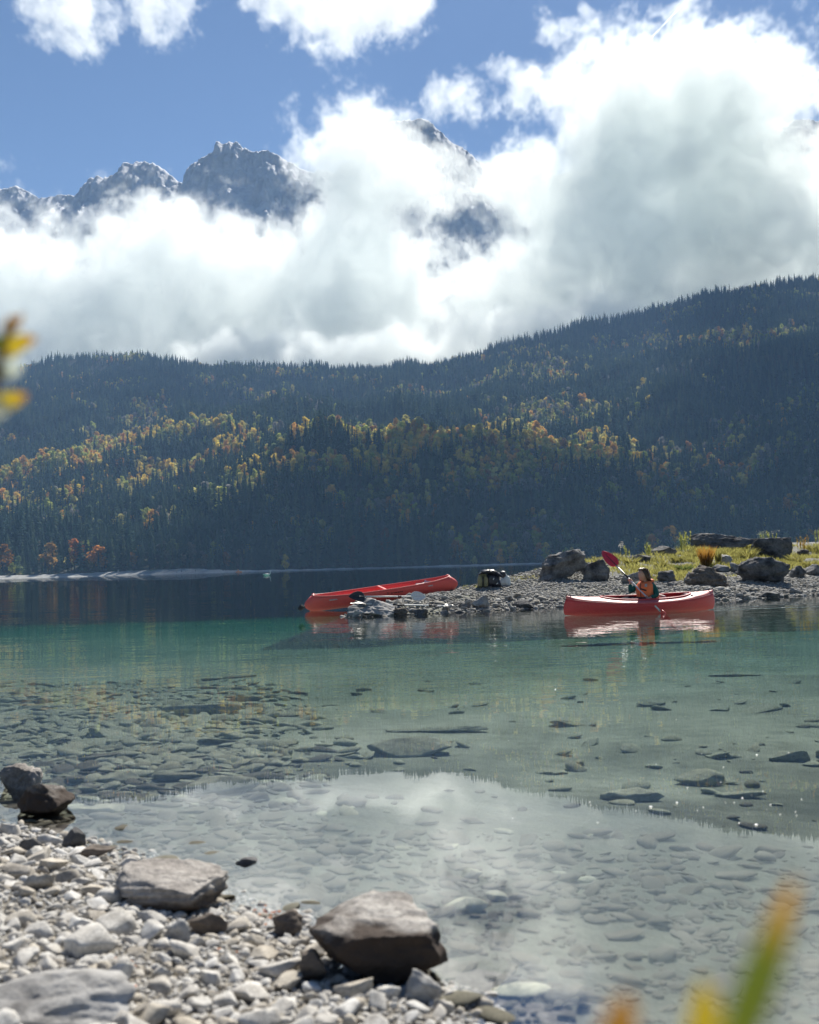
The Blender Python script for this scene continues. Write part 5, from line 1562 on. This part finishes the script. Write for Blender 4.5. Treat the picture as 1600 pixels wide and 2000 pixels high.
# hair: a cap over the skull and locks falling back over the collar
bm = bmesh.new()
g_ = bmesh.ops.create_icosphere(bm, subdivisions=4, radius=1.0)
kill = []
for v in g_['verts']:
    f_, s_, u_h = v.co.x, v.co.y, v.co.z
    if f_ > 0.30 + 0.55 * max(0, u_h - .25) or (u_h < -0.62) or (f_ > -0.05 and u_h < 0.02 and abs(s_) > .2): kill.append(v)
    k = 1 + 0.05 * math.sin(s_ * 22 + u_h * 7) * (1 - abs(f_)) + 0.03 * math.sin(f_ * 25 + s_ * 9)
    v.co = HP(f_ * .110 * k - .004, s_ * .086 * k, u_h * .124 * k + .004)
bmesh.ops.delete(bm, geom=kill, context='VERTS')
hr = random.Random(8)
for i in range(46):
    a = hr.uniform(-1.25, 1.25); u0 = hr.uniform(-.02, .09)
    c0 = HP(-.085 * math.cos(a) - .01, .082 * math.sin(a), u0)
    c1 = HP(-.112 * math.cos(a) - .012, .092 * math.sin(a), u0 - .06); c2 = HP(-.115 * math.cos(a) - hr.uniform(.0, .03), .088 * math.sin(a) + hr.uniform(-.012, .012), -.105); c3 = HP(-.13 - hr.uniform(0, .045), .08 * math.sin(a) + hr.uniform(-.02, .02), -.15 - hr.uniform(0, .03))
    add_tube(bm, [c0, c1, c2, c3], [.011, .0125, .010, .003], 5)
for i in range(14):
    s0 = hr.uniform(-1, 1)
    add_tube(bm, [HP(.055 + hr.uniform(0, .03), .05 * s0, .098), HP(.0, .070 * s0, .122), HP(-.07, .08 * s0, .085)], [.006, .011, .008], 5)
for sg in (-1, 1):
    for i in range(5):
        add_tube(bm, [HP(.045 - i * .012, .062 * sg, .075), HP(.030 - i * .012, .084 * sg, .03), HP(.012 - i * .012, .088 * sg, -.04), HP(-.02 - i * .012, .08 * sg, -.10)], [.007, .009, .009, .003], 5)
wchild('hair', bm, HAIR)
# ------------------------------------------------------------------ bags on the spit
KHAKI = plain('khaki_canvas', (0.30, 0.28, 0.15), 0.85, 0.15, scale=18, var=0.3, bump=0.01)
JACKET = plain('dark_nylon', (0.018, 0.020, 0.030), 0.38, 0.5, scale=9, var=0.5, bump=0.02)
WHITE_BAG = plain('white_plastic', (0.66, 0.70, 0.66), 0.45, 0.4, scale=10, var=0.12, bump=0.02)
def lumpy(name, seed, c, sx, sy, sz, mat, parent, fold=0.12, sub=4, pinch=0.0, flat=-0.75, arch=0.0):
    P_, F_ = ico(sub); P_ = P_.copy()
    k = 1 + fold * 2.0 * n3(P_ + seed, 1.6, seed, 4) + fold * 0.8 * (ridged(P_[:, 0] * 3 + seed, P_[:, 2] * 1.2, 3, seed) - .5)
    P_ = np.sign(P_) * np.abs(P_) ** 0.8 * k[:, None]
    P_[:, 0] *= 1 - pinch * np.clip(P_[:, 2], -1, 1); P_[:, 1] *= 1 - pinch * np.clip(P_[:, 2], -1, 1)
    P_[:, 2] = np.maximum(P_[:, 2], flat) - arch * (P_[:, 0] + .15) ** 2
    me = mesh_from(name, P_ * np.array((sx, sy, sz)), F_)
    o = link(name, me, mat, parent); o.location = c
    return o
def on_spit_pt(px, py):
    v = hit_ground(px, py); return v
b0 = on_spit_pt(944, 1148)
kx = b0.y / FPX
bag = empty('backpack', b0)
tag(bag, 'khaki canvas rucksack standing on the gravel under a dark jacket', 'backpack')
lumpy('bag_body', 3, (0, .10, .16), .125, .12, .19, KHAKI, bag, .06, 4, .12)
lumpy('pocket', 5, (-.055, -.02, .13), .055, .05, .135, KHAKI, bag, .08, 3, .1)
lumpy('pocket', 6, (.065, -.02, .13), .055, .05, .135, KHAKI, bag, .08, 3, .1)
tube_obj('strap', [(-.01, -.06, .02), (-.004, -.075, .14), (.0, -.05, .28)], .012, JACKET, bag, 6)
jk = empty('jacket', b0 + Vector((.22, .06, 0)))
tag(jk, 'dark shiny jacket draped over the rucksack on the spit', 'jacket')
lumpy('jacket_body', 11, (.02, .06, .17), .17, .15, .22, JACKET, jk, .3, 4, .2)
lumpy('hood', 12, (-.04, .0, .37), .31, .18, .06, JACKET, jk, .34, 4, 0, -1, 1.9)
lumpy('jacket_sleeve', 13, (.25, .02, .30), .085, .10, .085, JACKET, jk, .2, 3, 0, -1)
for (x, z, a) in ((.02, .20, .5), (.10, .09, .9)):
    bm = bmesh.new(); box_bm(bm, Vector((x, -.145, z)), .018, .008, .05, .003, Matrix.Rotation(a, 3, 'Y')); bm_obj('buckle', bm, WHITE_BAG, jk)
wb = empty('plastic_bag', on_spit_pt(987, 1145) + Vector((0, .02, .01)))
tag(wb, 'crumpled white plastic bag beside the dark jacket', 'bag')
lumpy('bag_body', 21, (0, 0, .12), .14, .10, .16, WHITE_BAG, wb, .16, 4, .45)
tube_obj('bag_handle', [(-.03, 0, .22), (-.015, -.01, .26), (.02, -.01, .25), (.03, 0, .21)], .008, WHITE_BAG, wb, 6)

# ------------------------------------------------------------------ plants of the spit
def plant_mat(name, lo_c, hi_c, trans=0.5, tip=None):
    n = NT(name)
    g_ = n.n('ShaderNodeNewGeometry')
    c = n.ramp(g_.outputs['Random Per Island'], [(0.0, lo_c), (0.6, hi_c), (1.0, tuple(min(1, v * 1.25) for v in hi_c))])
    if tip is not None:
        z = n.n('ShaderNodeSeparateXYZ'); n.l(n.n('ShaderNodeTexCoord').outputs['Generated'], z.inputs[0])
        c = n.mix(n.ramp(z.outputs['Z'], [(0.25, 0.0), (0.8, 1.0)]), c, tip)
    d = n.n('ShaderNodeBsdfDiffuse'); n.l(c, d.inputs['Color']); t_ = n.n('ShaderNodeBsdfTranslucent'); n.l(c, t_.inputs['Color'])
    mx = n.n('ShaderNodeMixShader'); mx.inputs[0].default_value = trans
    n.l(d.outputs[0], mx.inputs[1]); n.l(t_.outputs[0], mx.inputs[2])
    return n.done(mx.outputs[0])
GRASS_Y = plant_mat('yellow_green_grass', (0.21, 0.185, 0.06), (0.38, 0.36, 0.11))
GRASS_O = plant_mat('orange_grass', (0.22, 0.11, 0.03), (0.38, 0.22, 0.05), 0.5, (0.46, 0.25, 0.05))
REED = plant_mat('pale_reed', (0.24, 0.27, 0.07), (0.42, 0.42, 0.12))
SHRUB_O = plant_mat('orange_shrub', (0.36, 0.16, 0.04), (0.42, 0.30, 0.06))
WEED = plant_mat('green_weed', (0.07, 0.11, 0.03), (0.14, 0.18, 0.05))
def blade(V_, F_, p, h, w, lean, r, bend=1.0):
    a = r.uniform(0, 6.28); lx, ly = math.cos(lean[0]) * lean[1], math.sin(lean[0]) * lean[1]
    sx, sy = math.cos(a) * w, math.sin(a) * w
    o = len(V_)
    for t, ww in ((0, 1), (.4, .9), (.75, .55)):
        cx, cy_, cz_ = p[0] + lx * h * t ** 1.6 * bend, p[1] + ly * h * t ** 1.6 * bend, p[2] + h * t * (1 - .12 * lean[1] * t)
        V_ += [(cx - sx * ww, cy_ - sy * ww, cz_), (cx + sx * ww, cy_ + sy * ww, cz_)]
    V_.append((p[0] + lx * h * bend, p[1] + ly * h * bend, p[2] + h * (1 - .15 * lean[1])))
    F_ += [(o, o + 1, o + 3, o + 2), (o + 2, o + 3, o + 5, o + 4), (o + 4, o + 5, o + 6)]
# short grass
V_, F_ = [], []
r = random.Random(21)
gxs = nrng.uniform(3.2, 16, 120000); gys = nrng.uniform(26.5, 39, 120000)
sfd = line_dist(gxs, gys, SPIT_F)
gm_ = (signed(gxs, gys, SPIT_W) > .3) & (sfd > 3.6 + fbm(gxs / 1.6, gys / 1.6, 3, 97) * 2.2 + np.clip((6.0 - gxs) * .55, 0, 3)) & (gxs / gys < .40) & (nrng.random(120000) < np.clip(.55 + fbm(gxs / .8, gys / .8, 3, 99) * 2.6, .02, 1))
gxs, gys = gxs[gm_][:36000], gys[gm_][:36000]
gzs = spit_z(gxs, gys)
hh = 0.075 + 0.13 * np.clip(fbm(gxs / .5, gys / .5, 2, 101) + .4, 0, 1)
for x, y, z, h in zip(gxs, gys, gzs, hh):
    blade(V_, F_, (x, y, z - .01), h * r.uniform(.6, 1.3), r.uniform(.006, .011), (r.uniform(0, 6.28), r.uniform(.2, .9)), r)
print('grass', len(gxs))
# fringe of green along the far rim of the gravel
for i in range(1500):
    px = r.uniform(900, 1062); v = hit_ground(px, np.interp(px, [900, 935, 1000, 1062], [1149, 1146, 1131, 1127]) + r.uniform(-3, 4))
    if r.random() < (0.35 if px < 985 else .9): blade(V_, F_, (v.x, v.y + r.uniform(-.1, .3), v.z - .01), r.uniform(.03, .075), .006, (r.uniform(0, 6.28), .5), r)
tag(link('grass', mesh_from('grass', V_, F_, False), GRASS_Y), 'short yellow green grass covering the top of the spit', kind='stuff')

def tuft(name, px, base, w, top, mat, n, label, spread=.35, bw=(.006, .012), seed=1, dy=0.0):
    v = hit_ground(px, base); v.y += dy
    s = v.y / FPX; r = random.Random(seed)
    H = (base - top) * s; Wd = w * s / 2
    V_, F_ = [], []
    for i in range(n):
        a = r.uniform(0, 6.28); q = math.sqrt(r.random()) * Wd * .45
        blade(V_, F_, (q * math.cos(a), q * math.sin(a), -.02), H * r.uniform(.55, 1.05), r.uniform(*bw), (a + r.uniform(-.6, .6), min(1.0, spread * r.uniform(.3, 1.4) * Wd / H * 1.6)), r)
    o = link(name, mesh_from(name, V_, F_, False), mat); o.location = v
    return tag(o, label, 'plant', 'plants on the spit')
def leafy_stem(name, px, base, w, top, mat, n, label, seed=1, lz=.05, flower=None):
    """upright stems set with narrow leaves along their length"""
    v = hit_ground(px, base); s = v.y / FPX; r = random.Random(seed)
    H = (base - top) * s; Wd = w * s / 2
    root = empty(name, v); tag(root, label, 'plant', 'plants on the spit')
    V_, F_, SV, SF = [], [], [], []
    for i in range(n):
        x0, y0 = r.uniform(-Wd, Wd) * .6, r.uniform(-Wd, Wd) * .5
        x1, y1 = x0 + r.uniform(-.35, .35) * Wd, y0 + r.uniform(-.3, .3) * Wd
        h = H * r.uniform(.6, 1.03)
        tv, tf = tube_tris([(x0, y0, -.02), ((x0 + x1) / 2, (y0 + y1) / 2, h * .55), (x1, y1, h)], [.006, .005, .002], 4)
        o = len(SV); SV += tv; SF += [tuple(q + o for q in f_) for f_ in tf]
        for k in range(int(10 + h * 20)):
            t = r.uniform(.18, 1); a = r.uniform(0, 6.28)
            blade(V_, F_, (x0 + (x1 - x0) * t, y0 + (y1 - y0) * t, h * t), lz * r.uniform(.7, 1.5), r.uniform(.006, .011), (a, r.uniform(.35, .9)), r)
    link('leaves', mesh_from('leaves', V_, F_, False), mat, root)
    link('stems', mesh_from('stems', SV, SF), REED, root)
    if flower:
        FV, FF = [], []
        for k in range(60):
            a = r.uniform(0, 6.28); t = r.uniform(.7, 1.0)
            blade(FV, FF, (r.uniform(-Wd, Wd), r.uniform(-Wd, Wd) * .5, H * t), .018, .008, (a, .8), r)
        link('seed_heads', mesh_from('seed_heads', FV, FF, False), flower, root)
    return root
PALE_SEED = plant_mat('pale_seed', (0.42, 0.40, 0.36), (0.55, 0.53, 0.48))
tuft('grass_tuft', 1380, 1109, 38, 1061, GRASS_O, 380, 'tall burning orange grass tuft beside the pale angular rock', .5, seed=31)
tuft('grass_tuft', 1403, 1106, 18, 1066, GRASS_Y, 130, 'yellow grass tuft against the right of the orange one', .5, seed=32)
tuft('grass_tuft', 1232, 1104, 42, 1082, GRASS_Y, 240, 'low golden grass tuft above the red paddle blade', .8, seed=33)
tuft('weed', 1337, 1117, 40, 1098, WEED, 260, 'low dark green weed at the edge of the gravel left of the orange tuft', .9, seed=34)
tuft('grass_tuft', 1462, 1094, 50, 1064, GRASS_Y, 260, 'long yellow green grass left of the bulky boulder with plants', .6, seed=35)
tuft('grass_tuft', 1556, 1100, 46, 1078, GRASS_Y, 240, 'yellow grass clump below the reddish stone at the right edge', .8, seed=36)
tuft('grass_tuft', 1590, 1078, 50, 1056, GRASS_Y, 240, 'golden grass clump at the right edge of the picture', .8, seed=37)
for k_, (px_c, b_c, w_c, t_c) in enumerate([(1290, 1108, 34, 1092), (1322, 1098, 30, 1078), (1350, 1092, 30, 1070), (1426, 1086, 34, 1068), (1448, 1104, 28, 1090), (1540, 1108, 30, 1090), (1580, 1108, 34, 1088)]):
    tuft('grass_tuft', px_c, b_c, w_c, t_c, GRASS_Y, 150, ['rough yellow grass clump above the pointed grey rock', 'grass clump right below the brownish hump of rock', 'grass clump at the foot of the tall reeds', 'grass clump under the middle of the long flat slab', 'grass clump behind the shoulder of the cracked boulder', 'grass clump right behind the cracked boulder', 'grass clump behind the block at the right edge'][k_], .7, seed=60 + k_)
leafy_stem('reed_plant', 1336, 1084, 34, 1038, REED, 11, 'tall pale reeds standing left of the long flat slab', 41, .09)
leafy_stem('reed_plant', 1264, 1086, 26, 1060, REED, 7, 'two short pale reed clumps left of the brownish hump of rock', 42, .08)
leafy_stem('reed_plant', 1226, 1094, 12, 1064, REED, 4, 'single yellowish reed stem above the paddle blade', 43, .07)
leafy_stem('shrub', 1500, 1066, 44, 1036, REED, 9, 'yellow green shrub growing over the top of the bulky boulder', 44, .07, PALE_SEED)
leafy_stem('shrub', 1570, 1078, 30, 1046, SHRUB_O, 10, 'small orange and yellow shrub behind the grass near the right edge', 45, .07)
leafy_stem('reed_plant', 1598, 1070, 22, 1030, REED, 6, 'tall green reeds cut by the right edge of the picture', 46, .09)
leafy_stem('seed_plant', 1214, 1098, 10, 1058, PALE_SEED, 1, 'thin dry stalk with pale seed head left of the yellowish reed', 47, .02, PALE_SEED)

# ------------------------------------------------------------------ blurred plants close to the camera
def leaf_mat(name, base, tip, pos_=0.6):
    n = NT(name)
    z = n.n('ShaderNodeSeparateXYZ'); n.l(n.n('ShaderNodeTexCoord').outputs['UV'], z.inputs[0])
    f = n.noise(n.obj(), 60, 4)
    k = n.math('ADD', z.outputs['X'], n.math('MULTIPLY', n.math('SUBTRACT', f, .5), .3))
    c = n.ramp(k, [(pos_ - .18, base), (pos_ + .12, tip)])
    d = n.bsdf(c, .45, None, .4)
    t_ = n.n('ShaderNodeBsdfTranslucent'); n.l(c, t_.inputs['Color'])
    mx = n.n('ShaderNodeMixShader'); mx.inputs[0].default_value = .5
    n.l(d, mx.inputs[1]); n.l(t_.outputs[0], mx.inputs[2])
    return n.done(mx.outputs[0])
LEAF_GO = leaf_mat('green_leaf_orange_tip', (0.40, 0.45, 0.09), (0.84, 0.60, 0.16), .74)
LEAF_Y = leaf_mat('yellow_leaf', (0.72, 0.62, 0.09), (0.78, 0.66, 0.10), .5)
LEAF_OB = leaf_mat('orange_brown_leaf', (0.62, 0.42, 0.10), (0.70, 0.46, 0.12), .5)
LEAF_YO = leaf_mat('yellow_leaf_orange_tip', (0.82, 0.70, 0.12), (0.80, 0.52, 0.12), .85)
LEAF_GLINT = leaf_mat('glint_leaf', (0.86, 0.90, 0.84), (0.88, 0.92, 0.86), .5)  # near-white leaf stands for blurred glints, highlight put into its colour
LEAF_G = leaf_mat('green_leaf', (0.20, 0.30, 0.04), (0.30, 0.36, 0.06), .5)
STEM = plain('brown_stem', (0.16, 0.09, 0.05), .7)
def leaf(parent, pts, w, mat, origin):
    """long leaf along three points, with a fold along its midrib"""
    p0, p1, p2 = pts
    V_, F_, uv = [], [], []
    for i in range(13):
        t = i / 12
        c = p0 * (1 - t) ** 2 + p1 * 2 * t * (1 - t) + p2 * t * t
        d = ((p1 - p0) * (1 - t) + (p2 - p1) * t).normalized()
        s = d.cross((EYE - c).normalized()).normalized(); nn = s.cross(d)
        hw = w / 2 * math.sin(math.pi * (0.04 + .95 * t) ** .85) ** .7
        V_ += [c - s * hw - origin, c + nn * hw * .25 - origin, c + s * hw - origin]; uv += [t] * 3
    for i in range(12):
        a = i * 3; F_ += [(a, a + 1, a + 4, a + 3), (a + 1, a + 2, a + 5, a + 4)]
    me = mesh_from('leaf', V_, F_)
    ul = me.uv_layers.new(name='along')
    for lp in me.loops: ul.data[lp.index].uv = (uv[lp.vertex_index], .5)
    o = link('leaf', me, mat, parent)
    solid(o, 0.0006)
    return o
D1 = .30
gp = Vector((.18, .24, float(ground_z(np.array([.18]), np.array([.24]))[0])))
plant = empty('willow_shoot', gp)
tag(plant, 'blurred green shoot with orange tip leaning in at the bottom right corner', 'plant')
q = [at_dist(1405, 2110, D1), at_dist(1492, 1900, D1), at_dist(1552, 1718, D1)]
leaf(plant, q, .0092, LEAF_GO, gp)
tube_obj('stem', [Vector((0, 0, 0)), (q[0] - gp) * .5 + Vector((.02, .02, 0)), q[0] - gp], [.004, .003, .002], STEM, plant, 6)
for lb, px0, py0, px1, py1, w, mt_, dd in (('blurred yellow leaf tip rising from the bottom edge', 1350, 2120, 1372, 1912, .0095, LEAF_Y, .30), ('blurred orange brown leaf tip rising from the bottom edge', 1165, 2100, 1222, 1938, .0090, LEAF_OB, .30)):
    a, b = at_dist(px0, py0, dd), at_dist(px1, py1, dd)
    g0 = Vector((a.x + .02, .28, float(ground_z(np.array([a.x]), np.array([.28]))[0])))
    pl = empty('willow_shoot', g0); tag(pl, lb, 'plant')
    leaf(pl, [a, (a + b) / 2 + Vector((.004, 0, .002)), b], w, mt_, g0)
    tube_obj('stem', [Vector((0, 0, 0)), (a - g0) * .5 + Vector((.01, .02, 0)), a - g0], [.0035, .003, .002], STEM, pl, 6)
# branch at the left edge
D2 = .60
g0 = Vector((-.34, .42, float(ground_z(np.array([-.34]), np.array([.42]))[0])))
tw = empty('willow_branch', g0)
tag(tw, 'blurred willow branch with yellow leaves reaching in at the left edge', 'plant')
W2 = lambda x, y: at_dist(x, y, D2) - g0
tube_obj('stem', [Vector((0, 0, 0)), Vector((.02, .03, .35)), W2(-90, 900), W2(-14, 760), W2(6, 690), W2(26, 628)], [.006, .005, .004, .003, .0025, .0015], STEM, tw, 6)
for a, b, c_, w, mt_ in (((-6, 700), (30, 664), (72, 662), .0098, LEAF_YO), ((-20, 795), (16, 782), (54, 772), .0098, LEAF_YO), ((20, 650), (34, 630), (44, 612), .004, LEAF_OB), ((10, 660), (16, 636), (24, 616), .005, LEAF_OB),
                         ((-30, 716), (0, 722), (22, 726), .009, LEAF_G), ((-2, 722), (20, 716), (44, 722), .0120, LEAF_GLINT), ((-30, 800), (0, 796), (20, 792), .0120, LEAF_GLINT), ((-30, 680), (-8, 668), (10, 660), .007, LEAF_G)):
    leaf(tw, [at_dist(*a, D2), at_dist(*b, D2), at_dist(*c_, D2)], w, mt_, g0)

# ------------------------------------------------------------------ life on the far beach
def mini_person(px, feet, h, top_c, leg_c, label, seed, group=None):
    y = SHORE + 4; v = at_dist(px, feet, y); s = h
    r = random.Random(seed); st_ = r.uniform(.05, .14)
    vs = [(0, 0, .53), (0, .0, .68), (0, 0, .80), (0, 0, .86), (0, 0, .95), (.11, 0, .80), (.14, .02, .65), (.13, .06, .52), (-.11, 0, .80), (-.14, .0, .65), (-.12, .05, .5), (.05, 0, .5), (.05 + st_ * .3, .02, .27), (.05 + st_, 0, .02), (-.05, 0, .5), (-.05 - st_ * .2, .02, .27), (-.05 - st_ * .6, 0, .02)]
    es = [(0, 1), (1, 2), (2, 3), (3, 4), (2, 5), (5, 6), (6, 7), (2, 8), (8, 9), (9, 10), (0, 11), (11, 12), (12, 13), (0, 14), (14, 15), (15, 16)]
    rd_ = [.085, .085, .085, .03, .062, .04, .03, .022, .04, .03, .022, .065, .045, .03, .065, .045, .03]
    me = skinned('person', vs, es, rd_, 0, 1)
    for m_ in (plain('clothes', top_c, .8), plain('trousers', leg_c, .8), SKIN): me.materials.append(m_)
    for p_ in me.polygons:
        z = p_.center.z; p_.material_index = 2 if z > .86 else (0 if z > .5 else 1)
    o = link('person', me); o.location = (v.x, y, v.z); o.scale = (s, s, s); o.rotation_euler = (0, 0, r.uniform(0, 6.28))
    return tag(o, label, 'person', 'people on the far beach')
for i, (px, ft, tc, lc, lb) in enumerate([
    (55, 1131, (.05, .05, .06), (.03, .03, .04), 'tiny dark clad person standing at the left end of the far beach'),
    (61, 1131, (.10, .09, .08), (.03, .03, .05), 'tiny person right beside the dark clad one at the left end of the far beach'),
    (231, 1119, (.75, .75, .75), (.05, .05, .08), 'tiny person in white below the orange red tree on the far beach'),
    (202, 1124, (.06, .06, .07), (.05, .05, .05), 'tiny person alone on the pale gravel below the autumn trees'),
    (302, 1113, (.25, .25, .28), (.06, .06, .08), 'tiny person in grey at the top of the far beach under the grey tree'),
    (345, 1121, (.04, .05, .06), (.03, .03, .04), 'tiny dark person nearest the water in the group on the far beach'),
    (355, 1119, (.08, .06, .06), (.04, .04, .05), 'tiny person second from the left in the group on the far beach'),
    (363, 1120, (.06, .07, .10), (.03, .03, .04), 'tiny person in the middle of the group on the far beach'),
    (382, 1118, (.10, .10, .10), (.04, .04, .05), 'tiny person standing apart at the right of the group on the far beach'),
    (436, 1117, (.05, .05, .05), (.04, .04, .05), 'tiny person at the left of the pair near the orange boat'),
    (441, 1117, (.09, .07, .06), (.04, .04, .05), 'tiny person at the right of the pair near the orange boat')]):
    mini_person(px, ft, rng.uniform(1.55, 1.8), tc, lc, lb, 60 + i)
# orange pedal boat
ORANGE = plain('orange_boat', (0.85, 0.28, 0.05), .5)
pb0 = on_plane(467, 1120.5)
pb0 = Vector((at_dist(467, 1118, SHORE - 14).x, SHORE - 14, -.1))
pb = empty('pedal_boat', pb0, .5)
tag(pb, 'bright orange pedal boat moored at the right end of the far beach', 'boat')
bm = bmesh.new()
for sg in (-1, 1): box_bm(bm, Vector((0, sg * .75, .3)), 3.4, .6, .6, .18)
bm_obj('float', bm, ORANGE, pb)
bm = bmesh.new(); box_bm(bm, Vector((0, 0, .7)), 2.6, 1.7, .25, .06); bm_obj('deck', bm, ORANGE, pb)
for sg in (-1, 1):
    bm = bmesh.new(); box_bm(bm, Vector((-.2, sg * .42, 1.0)), .6, .6, .3, .08); box_bm(bm, Vector((-.6, sg * .42, 1.4)), .2, .6, .9, .08); bm_obj('seat', bm, ORANGE, pb)
# swan
sw0 = on_plane(521, 1124.5); 
swn = empty('swan', sw0, .2); tag(swn, 'small white swan floating off the far beach', 'bird')
SWAN = plain('white_feathers', (.78, .78, .76), .7)
ss_ = min(1.0, sw0.y / 250)
me = skinned('body', [(0, 0, .14), (.35, 0, .17), (-.4, 0, .2), (-.62, 0, .28), (.55, 0, .25), (.62, 0, .5), (.56, 0, .72), (.66, 0, .80), (.8, 0, .76)], [(0, 1), (0, 2), (2, 3), (1, 4), (4, 5), (5, 6), (6, 7), (7, 8)], [.2, .19, .15, .03, .09, .05, .045, .06, .02], 0, 1)
link('body', me, SWAN, swn)
V_, F_ = [], []
for sg in (-1, 1):
    me = mesh_from('wing', [(.3 * 1, sg * .19, .22), (-.1, sg * .24, .30), (-.6, sg * .10, .30), (-.15, sg * .20, .12), (.05, sg * .12, .36)], [(0, 1, 3), (1, 2, 3), (0, 4, 1), (4, 2, 1)]); solid(link('wing', me, SWAN, swn), .02)
# foam flecks floating in the right shallows
V_, F_ = [], []
r = random.Random(5)
for (px, py) in [(993, 1446), (1085, 1346), (1296, 1347), (1321, 1404), (1343, 1538), (1413, 1498), (1450, 1558), (1468, 1553), (1480, 1545), (1408, 1527), (1434, 1567), (1417, 1567), (1322, 1567), (1362, 1582), (1498, 1580), (1505, 1571), (1524, 1590), (1554, 1585), (1556, 1592), (1461, 1589), (1152, 1566), (1154, 1572), (1271, 1575), (1242, 1583), (1490, 1545)] + [(r.uniform(1000, 1600), r.uniform(1450, 1620)) for _ in range(14)]:
    v = on_plane(px, py, 0.003); s = r.uniform(.0015, .004) if r.random() < .75 else r.uniform(.004, .0075)
    o = len(V_)
    for i in range(6): V_.append((v.x + math.cos(i * 1.047) * s, v.y + math.sin(i * 1.047) * s, .002))
    V_.append((v.x, v.y, .002 + s * .5))
    F_ += [(o + i, o + (i + 1) % 6, o + 6) for i in range(6)]
tag(link('foam', mesh_from('foam', V_, F_), plain('foam_white', (.8, .82, .8), .6)), 'white flecks of foam drifting on the water at the right', kind='stuff')
# fallen orange leaves between the stones
V_, F_ = [], []
for (cx, cy_, nn_) in ((535, 1800, 14), (505, 1795, 5), (238, 1892, 3), (265, 1888, 2), (240, 1945, 2), (440, 1870, 2)):
    for i in range(nn_):
        v = hit_ground(cx + r.gauss(0, 14), cy_ + r.gauss(0, 6)); s = r.uniform(.005, .009)
        a = r.uniform(0, 6.28); o = len(V_); z = v.z + .012 + r.uniform(0, .012)
        for t, ww, dz in ((0, 0, 0), (1, .5, .3), (2, 0, .1), (1, -.5, .35)):
            V_.append((v.x + (math.cos(a) * t - math.sin(a) * ww) * s, v.y + (math.sin(a) * t + math.cos(a) * ww) * s, z + dz * s))
        F_ += [(o, o + 1, o + 2), (o, o + 2, o + 3)]
tag(link('fallen_leaves', mesh_from('fallen_leaves', V_, F_, False), plant_mat('fallen_leaf', (.45, .10, .03), (.62, .22, .05), .3)), 'scattered fallen orange leaves between the shore stones', kind='stuff')

# ------------------------------------------------------------------ air
HX, HY0, HY1, HZ0, HZ1 = 1500.0, -14.0, 2250.0, -13.0, 660.0
hv = [(x, y, z) for z in (HZ0, HZ1) for x, y in ((-HX, HY0), (HX, HY0), (HX, HY1), (-HX, HY1))]
hf_ = [(3, 2, 1, 0), (4, 5, 6, 7), (0, 1, 5, 4), (1, 2, 6, 5), (2, 3, 7, 6), (3, 0, 4, 7)]
nt = NT('air')
pv = nt.n('ShaderNodeVolumePrincipled')
pv.inputs['Color'].default_value = (0.38, 0.61, 1.0, 1)
pv.inputs['Density'].default_value = 0.000115
pv.inputs['Anisotropy'].default_value = 0.05
haze = link('haze', mesh_from('haze', hv, hf_, False), nt.done(None, pv.outputs[0]))
tag(haze, 'thin bluish haze in the air over the lake and the forest', kind='stuff')
haze.display_type = 'WIRE'

# low mist that hangs on the middle of the crest, inside the air
rg = np.random.default_rng(78)
wis = []
for px in np.arange(385, 900, 13):
    v = at_dist(px + rg.uniform(-10, 10), 688 + rg.uniform(-14, 12), rg.uniform(2060, 2180)); wis.append((v.x, v.y, v.z, 0))
for px in np.arange(880, 1200, 13):
    yy = np.interp(px, [880, 1300], [672, 590]); v = at_dist(px, yy + rg.uniform(-8, 10), rg.uniform(2060, 2180)); wis.append((v.x, v.y, v.z, 0))
mist = grow_clouds('mist', np.array(wis), [(44.0, 12)], (-480.0, 1990.0, 290.0), (480.0, 2244.0, 560.0), (7.0, 9.0, 7.0), 'thin white mist trailing over the wooded crest', 0.016, 0.1, (120.0, 40.0), (4.0, 3.0))
